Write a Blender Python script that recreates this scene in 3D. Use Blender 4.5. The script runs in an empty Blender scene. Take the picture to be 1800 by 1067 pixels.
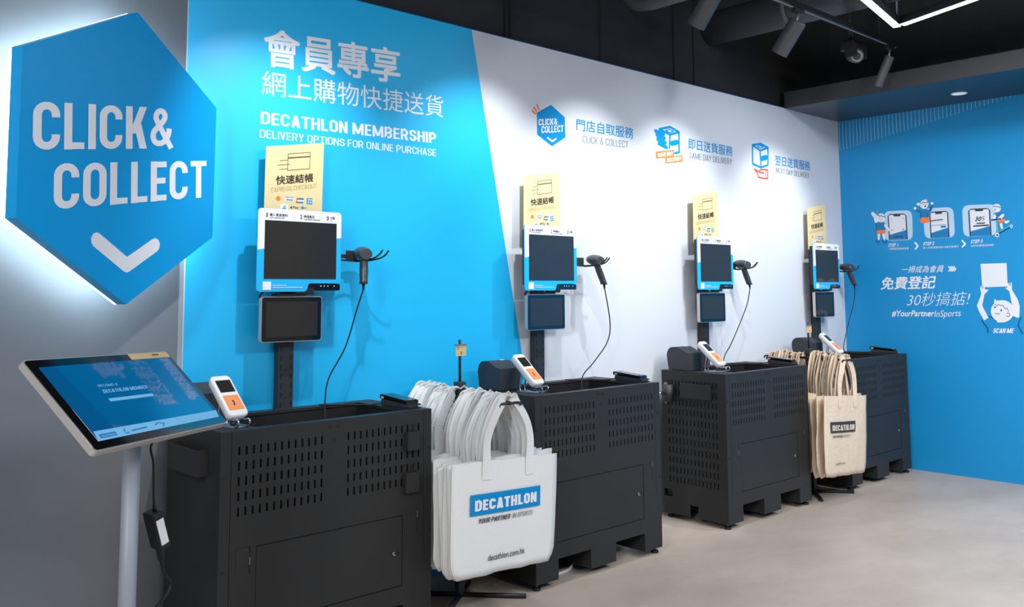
import bpy, bmesh, math, random
from mathutils import Vector, Matrix
random.seed(7)
PI = math.pi
C = bpy.context.scene.collection
scn = bpy.context.scene

# ------------------------------------------------------------------ camera
CAM = Vector((0.0, -3.6569, 1.4))
YAW, PITCH, ROLL = 0.7437, 0.0938, -0.0051
fwd = Vector((math.sin(YAW)*math.cos(PITCH), math.cos(YAW)*math.cos(PITCH), math.sin(PITCH)))
r0 = Vector((math.cos(YAW), -math.sin(YAW), 0)); u0 = r0.cross(fwd)
rr = r0*math.cos(ROLL) + u0*math.sin(ROLL); uu = -r0*math.sin(ROLL) + u0*math.cos(ROLL)
cd = bpy.data.cameras.new('camera'); cam = bpy.data.objects.new('camera', cd); C.objects.link(cam)
M = Matrix((rr, uu, -fwd)).transposed().to_4x4(); M.translation = CAM
cam.matrix_world = M
cd.sensor_fit = 'HORIZONTAL'; cd.sensor_width = 36.0; cd.lens = 1574.67/1800*36.0
cd.shift_x = 0.0; cd.shift_y = -(533.5-363.33)/1800
cd.clip_start = 0.05; cd.clip_end = 100
scn.camera = cam

# ------------------------------------------------------------------ world, exposure
w = bpy.data.worlds.new('world'); scn.world = w; w.use_nodes = True
bgn = w.node_tree.nodes['Background']
bgn.inputs[0].default_value = (0.93, 0.96, 1.0, 1); bgn.inputs[1].default_value = 0.22
scn.view_settings.view_transform = 'Standard'; scn.view_settings.look = 'None'
scn.view_settings.exposure = 0.0; scn.view_settings.gamma = 1.0; scn.view_settings.use_curve_mapping = False

# ------------------------------------------------------------------ added fill lamps, standing in for the shop's unseen general lighting
def area(name, loc, sx, sy, power, col=(0.93, 0.96, 1.0), rot=(0, 0, 0)):
    l = bpy.data.lights.new(name, 'AREA'); l.shape = 'RECTANGLE'; l.size = sx; l.size_y = sy
    l.energy = power; l.color = col
    o = bpy.data.objects.new(name, l); o.location = loc; o.rotation_euler = rot; C.objects.link(o); return o
area('shop_fill_light', (2.6, -5.0, 3.3), 4.5, 0.5, 165)
area('shop_fill_light', (4.9, -3.6, 3.3), 0.5, 3.0, 185, rot=(0, math.radians(-38), 0))  # added lamp, tilted to wash the blue end wall
area('shop_fill_light', (0.6, -3.0, 3.3), 0.5, 2.5, 15)
area('shop_fill_light', (-2.2, -3.6, 3.1), 1.6, .4, 125, rot=(math.radians(10), math.radians(-50), 0))  # added lamp turned to the hexagon sign, for light from the shop's left
SPOT_POWER = 78.0

# ------------------------------------------------------------------ materials
def lin(c):
    return tuple(((x/12.92) if x <= 0.04045 else ((x+0.055)/1.055)**2.4) for x in c)
def rgb(r, g, b): return lin((r/255, g/255, b/255))
MATS = {}
def mat(name, col, rough=0.5, metal=0.0, spec=0.5, emit=None, estr=0.0, noise=None, bump=None, coat=0.0):
    m = bpy.data.materials.new(name); m.use_nodes = True; nt = m.node_tree
    b = nt.nodes['Principled BSDF']
    b.inputs['Base Color'].default_value = (*col, 1); b.inputs['Roughness'].default_value = rough
    b.inputs['Metallic'].default_value = metal; b.inputs['Specular IOR Level'].default_value = spec
    if coat: b.inputs['Coat Weight'].default_value = coat; b.inputs['Coat Roughness'].default_value = 0.06
    if emit: b.inputs['Emission Color'].default_value = (*emit, 1); b.inputs['Emission Strength'].default_value = estr
    if noise:
        sc, amt = noise
        tc = nt.nodes.new('ShaderNodeTexCoord'); n = nt.nodes.new('ShaderNodeTexNoise'); n.inputs['Scale'].default_value = sc
        n.inputs['Detail'].default_value = 6
        r = nt.nodes.new('ShaderNodeValToRGB')
        r.color_ramp.elements[0].position = 0.3; r.color_ramp.elements[1].position = 0.7
        r.color_ramp.elements[0].color = (*[max(0, c*(1-amt)) for c in col], 1); r.color_ramp.elements[1].color = (*[min(1, c*(1+amt)) for c in col], 1)
        nt.links.new(tc.outputs['Object'], n.inputs['Vector']); nt.links.new(n.outputs['Fac'], r.inputs[0]); nt.links.new(r.outputs[0], b.inputs['Base Color'])
    if bump:
        sc, st = bump
        tc = nt.nodes.new('ShaderNodeTexCoord'); n = nt.nodes.new('ShaderNodeTexNoise'); n.inputs['Scale'].default_value = sc; n.inputs['Detail'].default_value = 4
        bp = nt.nodes.new('ShaderNodeBump'); bp.inputs['Strength'].default_value = st; bp.inputs['Distance'].default_value = 0.01
        nt.links.new(tc.outputs['Object'], n.inputs['Vector']); nt.links.new(n.outputs['Fac'], bp.inputs['Height']); nt.links.new(bp.outputs[0], b.inputs['Normal'])
    MATS[name] = m; return m
BLUE = rgb(8, 142, 206)
mat('blue', BLUE, .5, spec=.15); mat('bluefilm', rgb(32, 184, 242), .34, spec=.5); mat('bluewall', rgb(24, 146, 208), .42, spec=.4)
mat('whitewall', rgb(214, 219, 227), .55); mat('greywall', rgb(128, 131, 136), .45, noise=(3, .03))
mat('white', rgb(238, 239, 244), .5, spec=.15); mat('paper', rgb(228, 232, 240), .5, spec=.15); mat('pale', rgb(188, 216, 240), .5, spec=.15); mat('grey', rgb(128, 138, 152), .5, spec=.15)
mat('midgrey', rgb(110, 115, 125), .5, spec=.15); mat('ink', rgb(60, 64, 72), .5, spec=.15); mat('navy', rgb(20, 70, 120), .5, spec=.15); mat('midblue', rgb(40, 128, 188), .5, spec=.15)
mat('orange', rgb(250, 130, 70), .5, spec=.15); mat('red', rgb(232, 78, 66), .5, spec=.15); mat('teal', rgb(80, 180, 185), .5, spec=.15); mat('yellow', rgb(250, 205, 130), .5, spec=.15)
mat('brown', rgb(112, 84, 60), .5, spec=.15); mat('darkbrown', rgb(62, 54, 48), .5, spec=.15); mat('tan', rgb(178, 158, 112), .5, spec=.15); mat('lightblue', rgb(120, 185, 225), .3, emit=rgb(120, 185, 225), estr=.16)
mat('cream', rgb(226, 208, 158), .5, spec=.2, noise=(2, .02))
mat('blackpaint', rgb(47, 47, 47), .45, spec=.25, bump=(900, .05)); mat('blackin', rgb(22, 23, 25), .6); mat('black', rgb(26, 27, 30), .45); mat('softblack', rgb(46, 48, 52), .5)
mat('glass', rgb(46, 44, 43), .08, spec=.6); mat('bezel', rgb(12, 12, 14), .06, spec=.9)
mat('screenblue', rgb(0, 60, 105), .03, spec=1.0, emit=rgb(0, 118, 182), estr=.30)
mat('silver', rgb(200, 195, 190), .35, metal=.5); mat('chrome', rgb(215, 218, 222), .15, metal=1.0); mat('greymetal', rgb(150, 155, 166), .5, metal=.1); mat('steel', rgb(150, 152, 156), .35, metal=.7)
mat('device', rgb(232, 232, 232), .4); mat('sticker', rgb(247, 150, 84), .4); mat('gold', rgb(222, 190, 130), .45)
mat('printer', rgb(52, 55, 60), .55, bump=(700, .08)); mat('rubber', rgb(18, 18, 20), .6)
mat('bagwhite', rgb(236, 235, 232), .7, bump=(160, .12)); mat('canvas', rgb(226, 205, 180), .85, noise=(40, .05), bump=(60, .3))
mat('ceilblack', rgb(34, 36, 38), .8); mat('ceilwall', rgb(40, 42, 45), .75, noise=(6, .12)); mat('duct', rgb(78, 82, 86), .55)
mat('soffit', rgb(40, 44, 50), .30, spec=.7); mat('lampbody', rgb(70, 72, 74), .45)
mat('led', (1, 1, 1), .5, emit=(.95, .98, 1.0), estr=9.0); mat('signled', (1, 1, 1), .5, emit=(.62, .86, 1.0), estr=7.0); mat('dimlamp', rgb(220, 224, 226), .5, emit=(.9, .95, 1.0), estr=.35)
mat('lampglow', (1, 1, 1), .5, emit=(1.0, .97, .92), estr=8.0)
mat('signblue', rgb(0, 158, 226), .3, spec=.5); mat('amber', rgb(250, 190, 110), .4); mat('whitecable', rgb(225, 226, 228), .5); mat('labelwhite', rgb(225, 225, 225), .6)
mat('bulkface', rgb(58, 60, 63), .5)
mat('scannerbody', rgb(62, 65, 70), .3, spec=.6)
mat('strip', rgb(150, 158, 168), .5)
def floor_mat():
    m = bpy.data.materials.new('concrete'); m.use_nodes = True; nt = m.node_tree; b = nt.nodes['Principled BSDF']
    tc = nt.nodes.new('ShaderNodeTexCoord'); mp = nt.nodes.new('ShaderNodeMapping'); mp.inputs['Scale'].default_value = (1.0, 1.6, 1); mp.inputs['Rotation'].default_value = (0, 0, .5)
    n1 = nt.nodes.new('ShaderNodeTexNoise'); n1.inputs['Scale'].default_value = 1.6; n1.inputs['Detail'].default_value = 8; n1.inputs['Roughness'].default_value = .65
    r = nt.nodes.new('ShaderNodeValToRGB'); r.color_ramp.elements[0].position = .3; r.color_ramp.elements[1].position = .72
    r.color_ramp.elements[0].color = (*rgb(176, 161, 148), 1); r.color_ramp.elements[1].color = (*rgb(201, 186, 172), 1)
    nt.links.new(tc.outputs['Object'], mp.inputs[0]); nt.links.new(mp.outputs[0], n1.inputs['Vector']); nt.links.new(n1.outputs['Fac'], r.inputs[0]); nt.links.new(r.outputs[0], b.inputs['Base Color'])
    b.inputs['Roughness'].default_value = .42; b.inputs['Specular IOR Level'].default_value = .35
    MATS['concrete'] = m
floor_mat()

# ------------------------------------------------------------------ mesh building
class MB:
    def __init__(s): s.bm = bmesh.new(); s.mats = []
    def mi(s, m):
        if m not in s.mats: s.mats.append(m)
        return s.mats.index(m)
    def face(s, pts, m, smooth=False):
        f = s.bm.faces.new([s.bm.verts.new(p) for p in pts]); f.material_index = s.mi(m); f.smooth = smooth; return f
    def hexa(s, P, m, smooth=False):      # 8 corners: bottom loop 4, top loop 4
        v = [s.bm.verts.new(p) for p in P]; k = s.mi(m)
        for q in ((3,2,1,0),(4,5,6,7),(0,1,5,4),(1,2,6,5),(2,3,7,6),(3,0,4,7)):
            f = s.bm.faces.new([v[i] for i in q]); f.material_index = k; f.smooth = smooth
        return v
    def box(s, x0, x1, y0, y1, z0, z1, m, bev=0.0, seg=2, mtx=None):
        P = [(x0,y0,z0),(x1,y0,z0),(x1,y1,z0),(x0,y1,z0),(x0,y0,z1),(x1,y0,z1),(x1,y1,z1),(x0,y1,z1)]
        v = s.hexa(P, m)
        if bev:
            es = {e for q in v for e in q.link_edges}
            r = bmesh.ops.bevel(s.bm, geom=list(es), offset=bev, segments=seg, profile=.5, affect='EDGES')
            v = list({q for f in r['faces'] for q in f.verts} | {q for q in v if q.is_valid})
            for f in {f for q in v for f in q.link_faces}: f.material_index = s.mi(m)
        if mtx is not None: bmesh.ops.transform(s.bm, matrix=mtx, verts=v)
        return v
    def loft(s, rings, m, cap=True, smooth=True, closed=True):
        k = s.mi(m); R = [[s.bm.verts.new(p) for p in r] for r in rings]; n = len(R[0])
        for a, b in zip(R, R[1:]):
            for i in range(n if closed else n-1):
                j = (i+1) % n
                f = s.bm.faces.new((a[i], a[j], b[j], b[i])); f.material_index = k; f.smooth = smooth
        if cap and closed:
            for r in (R[0][::-1], R[-1]):
                f = s.bm.faces.new(r); f.material_index = k
        return R
    def tube(s, path, r, m, n=8, cap=True):
        path = [Vector(p) for p in path]; rings = []; up = None
        for i, p in enumerate(path):
            t = (path[min(i+1, len(path)-1)] - path[max(i-1, 0)]).normalized()
            if up is None:
                up = Vector((0, 0, 1)) if abs(t.z) < .9 else Vector((1, 0, 0))
            a = t.cross(up).normalized(); b = a.cross(t).normalized(); up = b
            rad = r[i] if isinstance(r, (list, tuple)) else r
            rings.append([p + (a*math.cos(2*PI*k/n) + b*math.sin(2*PI*k/n))*rad for k in range(n)])
        return s.loft(rings, m, cap)
    def cyl(s, a, b, r, m, n=20, r2=None): return s.tube([a, b], [r, r if r2 is None else r2], m, n)
    def ell(s, c, rx, ry, rz, m, nu=20, nv=12, mtx=None):
        rings = []
        for j in range(nv+1):
            t = PI*(.02 + .96*j/nv)
            rings.append([Vector((rx*math.sin(t)*math.cos(2*PI*i/nu), ry*math.sin(t)*math.sin(2*PI*i/nu), -rz*math.cos(t))) for i in range(nu)])
        if mtx is not None: rings = [[mtx @ p for p in r] for r in rings]
        c = Vector(c); return s.loft([[p+c for p in r] for r in rings], m)
    def prism(s, pts, fn, d0, d1, m, bev=0):    # outline pts in 2D, fn(a,b,d)->3D
        k = s.mi(m); A = [s.bm.verts.new(fn(a, b, d0)) for a, b in pts]; B = [s.bm.verts.new(fn(a, b, d1)) for a, b in pts]
        n = len(pts)
        fs = [s.bm.faces.new(A[::-1]), s.bm.faces.new(B)]
        for i in range(n): fs.append(s.bm.faces.new((A[i], A[(i+1) % n], B[(i+1) % n], B[i])))
        for f in fs: f.material_index = k
        return A+B
    def build(s, name, parent=None, smooth_angle=None, solid=None, fix=True):
        if fix: bmesh.ops.recalc_face_normals(s.bm, faces=s.bm.faces[:])
        me = bpy.data.meshes.new(name); s.bm.to_mesh(me); s.bm.free()
        for m in s.mats: me.materials.append(MATS[m])
        o = bpy.data.objects.new(name, me); C.objects.link(o)
        if parent is not None: o.parent = parent
        if solid: md = o.modifiers.new('thickness', 'SOLIDIFY'); md.thickness = solid; md.offset = -1
        return o
FONT = bpy.data.curves.new('lettering', 'FONT')
def text_mesh(body, bold=0.0, ital=0.0):
    FONT.body = body; FONT.size = 1.0; FONT.offset = bold; FONT.shear = ital; FONT.space_character = 1.0+max(0, bold)*2.2; FONT.resolution_u = 5
    o = bpy.data.objects.new('lettering', FONT); me = bpy.data.meshes.new_from_object(o); bpy.data.objects.remove(o)
    vs = [v.co.copy() for v in me.vertices]; fs = [tuple(p.vertices) for p in me.polygons]; bpy.data.meshes.remove(me)
    return vs, fs
TH = 0.0006
# condensed sans capitals drawn from pen strokes; each glyph is a list of polygons in a box of height 1
def pen(path, t, closed=False):
    P = [Vector(p) for p in path]; n = len(P); L, Rr = [], []
    for i in range(n):
        a = P[i-1] if (i > 0 or closed) else None; b = P[(i+1) % n] if (i < n-1 or closed) else None
        d1 = (P[i]-a).normalized() if a is not None else None; d2 = (b-P[i]).normalized() if b is not None else None
        d1 = d1 or d2; d2 = d2 or d1
        n1 = Vector((-d1.y, d1.x)); n2 = Vector((-d2.y, d2.x)); mm = (n1+n2)
        mm = mm/max(.4, mm.dot(n1)) if mm.length > 1e-4 else n1
        L.append(P[i]+mm*t/2); Rr.append(P[i]-mm*t/2)
    q = [[L[i], L[(i+1) % n], Rr[(i+1) % n], Rr[i]] for i in range(n if closed else n-1)]
    return q
def arc(cx, cy, rx, ry, a0, a1, n=9): return [(cx+rx*math.cos(math.radians(a0+(a1-a0)*i/n)), cy+ry*math.sin(math.radians(a0+(a1-a0)*i/n))) for i in range(n+1)]
def glyph(ch, t):
    h = t/2; w = {'I': t, 'M': .64+t*.3, 'W': .70+t*.4, 'E': .37+t*.25, 'F': .36+t*.25, 'L': .36+t*.25, 'T': .42+t*.3, 'S': .42+t*.4, '&': .52+t*.4, 'J': .40}.get(ch, .42+t*.5)
    x0, x1 = h, w-h; cx = w/2; rx = (x1-x0)/2; ry = min(.22, rx*1.1)
    R = lambda a, b, c, d: [[Vector((a, c)), Vector((b, c)), Vector((b, d)), Vector((a, d))]]
    V = lambda x: R(x-h, x+h, 0, 1)
    Hb = lambda y, a, b: R(a, b, y-h*.92, y+h*.92)
    k = t*1.12
    D = lambda xa, ya, xb, yb, kk=k: [[Vector((xa-kk/2, ya)), Vector((xa+kk/2, ya)), Vector((xb+kk/2, yb)), Vector((xb-kk/2, yb))]]
    top, bot = 1-h, h
    if ch == 'A': return D(k/2, 0, cx, 1)+D(w-k/2, 0, cx, 1)+Hb(.27, w*.24, w*.76), w
    if ch in 'BPR':
        mid = .49 if ch == 'B' else .44; r2 = (top-mid)/2
        g = V(x0)+pen([(x0, top), (x1-r2*.8, top)]+arc(x1-r2*.8, top-r2, r2*.8, r2, 90, -90)+[(x0, mid)], t)
        if ch == 'B': r3 = (mid-bot)/2; g += pen([(x0, mid), (x1-r3*.8, mid)]+arc(x1-r3*.8, mid-r3, r3*.8, r3, 90, -90)+[(x0, bot)], t)
        if ch == 'R': g += D(w-k*.52, 0, cx+t*.25, mid)
        return g, w
    if ch in 'CG':
        p = [(x1, .68)]+arc(cx, top-ry, rx, ry, 0, 180)+arc(cx, bot+ry, rx, ry, 180, 360)+[(x1, .32 if ch == 'C' else .50)]
        return pen(p, t)+(Hb(.50, cx, w) if ch == 'G' else []), w
    if ch == 'D': return V(x0)+pen([(x0, top), (x1-rx, top)]+arc(x1-rx, top-ry, rx, ry, 90, 0)+arc(x1-rx, bot+ry, rx, ry, 0, -90)+[(x0, bot)], t), w
    if ch == 'E': return V(x0)+Hb(top, t, w)+Hb(.51, t, w*.93)+Hb(bot, t, w), w
    if ch == 'F': return V(x0)+Hb(top, t, w)+Hb(.49, t, w*.92), w
    if ch == 'H': return V(x0)+V(x1)+Hb(.51, t, w-t), w
    if ch == 'I': return V(x0), w
    if ch == 'K': return V(x0)+D(t*1.1, .36, w-k/2, 1)+D(w-k/2, 0, t*1.75, .58), w
    if ch == 'L': return V(x0)+Hb(bot, t, w), w
    if ch == 'M': return V(x0)+V(x1)+D(x0, 1, cx, .08, k*.95)+D(x1, 1, cx, .08, k*.95), w
    if ch == 'N': return V(x0)+V(x1)+D(x0, 1, x1, 0, k*.85), w
    if ch in 'O0': return pen(arc(cx, top-ry, rx, ry, 0, 180)+arc(cx, bot+ry, rx, ry, 180, 360), t, True), w
    if ch == 'S':
        ra, rb = (top-.51)/2, (.51-bot)/2
        return pen([(x1, .70)]+arc(cx, top-ra, rx, ra, 0, 180)+arc(cx, .51+ra, rx, ra, 190, 250, 4)+arc(cx, .51-rb, rx, rb, 70, 0, 4)+arc(cx, bot+rb, rx, rb, 0, -180)+[(x0, .30)], t), w
    if ch == 'T': return Hb(top, 0, w)+R(cx-h, cx+h, 0, 1-t*.9), w
    if ch == 'U': return pen([(x0, 1)]+arc(cx, bot+ry, rx, ry, 180, 360)+[(x1, 1)], t), w
    if ch == 'V': return D(k/2, 1, cx, 0)+D(w-k/2, 1, cx, 0), w
    if ch == 'X': return D(k/2, 1, w-k/2, 0)+D(w-k/2, 1, k/2, 0), w
    if ch == 'Y': return D(k/2, 1, cx, .42)+D(w-k/2, 1, cx, .42)+R(cx-h, cx+h, 0, .46), w
    if ch == '&':
        p = [(.93, 0), (.34, .62), (.25, .79), (.33, .92), (.47, .955), (.60, .90), (.64, .79), (.56, .67), (.36, .53), (.16, .37), (.13, .22), (.22, .09), (.40, .05), (.60, .10), (.78, .27), (.84, .47)]
        s = [Vector((a*w, h+(b)*(1-t)/.955*1.0 if b > 0 else 0)) for a, b in p]
        return pen(spline(s, 4), t*.86), w
    return None
SET = set('ABCDEFGHIKLMNOPRSTUVXY& ')
def stroke_text(body, t, ital=0.0):
    x = 0.0; vs, fs = [], []; zi = 0
    for ch in body:
        if ch == ' ': x += .22; continue
        polys, w_ = glyph(ch, t)
        for i, pl in enumerate(polys):
            b0 = len(vs)
            vs += [Vector((x+p.x+ital*p.y, p.y, (i % 24)*.00001)) for p in pl]; fs.append((b0, b0+1, b0+2, b0+3))
        x += w_+.095-t*.10
    return vs, fs
class Flat(MB):      # printed or cut-film graphics lying on a surface; fn(a, b, height)->3D
    def __init__(s, fn): super().__init__(); s.fn = fn; s.n = 0
    def up(s, layer): s.n += 1; return TH*layer+s.n*.000008
    def poly(s, pts, m, layer=1):
        hh = s.up(layer); f = s.bm.faces.new([s.bm.verts.new(s.fn(a, b, hh)) for a, b in pts]); f.material_index = s.mi(m)
    def stroke(s, pts, w, m, layer=2, closed=False):
        P = [Vector(p) for p in pts]; n = len(P); k = s.mi(m); h = w/2; h0 = s.up(layer)
        prs = [(P[i], P[(i+1) % n]) for i in range(n if closed else n-1)]
        for ip, (a, b) in enumerate(prs):
            t = (b-a); L = t.length; hh = h0+(ip % 8)*.00001
            if L < 1e-6: continue
            t /= L; q = Vector((-t.y, t.x))
            out = []
            for c0, t0, sg in ((a, -t, 1), (b, t, -1)):
                for j in range(6):
                    ang = PI*j/5
                    out.append(c0 + q*h*math.cos(ang)*sg + t0*h*math.sin(ang))
            f = s.bm.faces.new([s.bm.verts.new(s.fn(p.x, p.y, hh)) for p in out]); f.material_index = k
    def text(s, body, BL, BR, TL, m, bold=0, ital=0, layer=2):
        latin = all(c in SET for c in body) and len(body) > 1
        cjk = any(ord(c) > 0x2E80 for c in body); spread = bold if cjk and bold > 0 else 0
        if latin: vs, fs = stroke_text(body, .21 if bold > .04 else .158 if bold > .025 else .148 if bold > .012 else .13 if bold > .005 else .10 if bold > -.005 else .065, ital)
        else: vs, fs = text_mesh(body, 0 if cjk and bold > 0 else bold, ital)
        if spread:
            v0, f0 = vs, fs; vs, fs = [], []
            for i, (dx, dy) in enumerate(((-1, -1), (1, -1), (-1, 1), (1, 1), (0, 0))):
                b0 = len(vs); vs += [Vector((v.x+dx*spread*.75, v.y+dy*spread*.75, i*.00008)) for v in v0]; fs += [tuple(q+b0 for q in f) for f in f0]
        x0 = min(v.x for v in vs); x1 = max(v.x for v in vs); y0 = min(v.y for v in vs); y1 = max(v.y for v in vs)
        BL, BR, TL = Vector(BL), Vector(BR), Vector(TL); k = s.mi(m); hb = s.up(layer)
        nv = []
        for v in vs:
            p = BL + (BR-BL)*((v.x-x0)/(x1-x0)) + (TL-BL)*((v.y-y0)/(y1-y0)); nv.append(s.bm.verts.new(s.fn(p.x, p.y, hb+v.z)))
        for q in fs:
            f = s.bm.faces.new([nv[i] for i in q]); f.material_index = k
    def rect(s, x0, x1, y0, y1, m, layer=1): s.poly([(x0, y0), (x1, y0), (x1, y1), (x0, y1)], m, layer)
    def data(s, items):
        for it in items:
            if it[0] == 'P': s.poly(it[1], it[2], it[3])
            elif it[0] == 'S': s.stroke(it[1], it[2], it[3], it[4], it[5])
            else: s.text(it[1], *it[2], it[3], it[4], it[5], it[6] if len(it) > 6 else 2)
        return s
def rrect(x0, x1, y0, y1, r, n=5):
    o = []
    for cx, cy, a0 in ((x1-r, y1-r, 0), (x0+r, y1-r, PI/2), (x0+r, y0+r, PI), (x1-r, y0+r, 1.5*PI)):
        for i in range(n+1): o.append((cx+r*math.cos(a0+PI/2*i/n), cy+r*math.sin(a0+PI/2*i/n)))
    return o
def spline(pts, n=8):
    P = [Vector(p) for p in pts]; out = []
    for i in range(len(P)-1):
        a = P[max(i-1, 0)]; b = P[i]; c = P[i+1]; d = P[min(i+2, len(P)-1)]
        for j in range(n):
            t = j/n
            out.append(.5*((2*b)+(c-a)*t+(2*a-5*b+4*c-d)*t*t+(3*b-a-3*c+d)*t**3))
    return out+[P[-1]]
def tag(o, label, cat, group=None, kind=None):
    o['label'] = label; o['category'] = cat
    if group: o['group'] = group
    if kind: o['kind'] = kind
    return o
def thing(name, label, cat, loc=(0, 0, 0), rotz=0, group=None):
    o = bpy.data.objects.new(name, None); C.objects.link(o); o.location = loc; o.rotation_euler = (0, 0, rotz); o.empty_display_size = .1
    return tag(o, label, cat, group)
def struct(o, label=None):
    o['kind'] = 'structure'
    if label: o['label'] = label
    return o
def dup(root, loc, rotz=None, label=None):
    def cp(o, par):
        c = o.copy(); C.objects.link(c)
        if par is not None: c.parent = par
        for ch in o.children: cp(ch, c)
        return c
    r = cp(root, None); r.location = loc
    if rotz is not None: r.rotation_euler = (0, 0, rotz)
    if label: r['label'] = label
    return r

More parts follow.
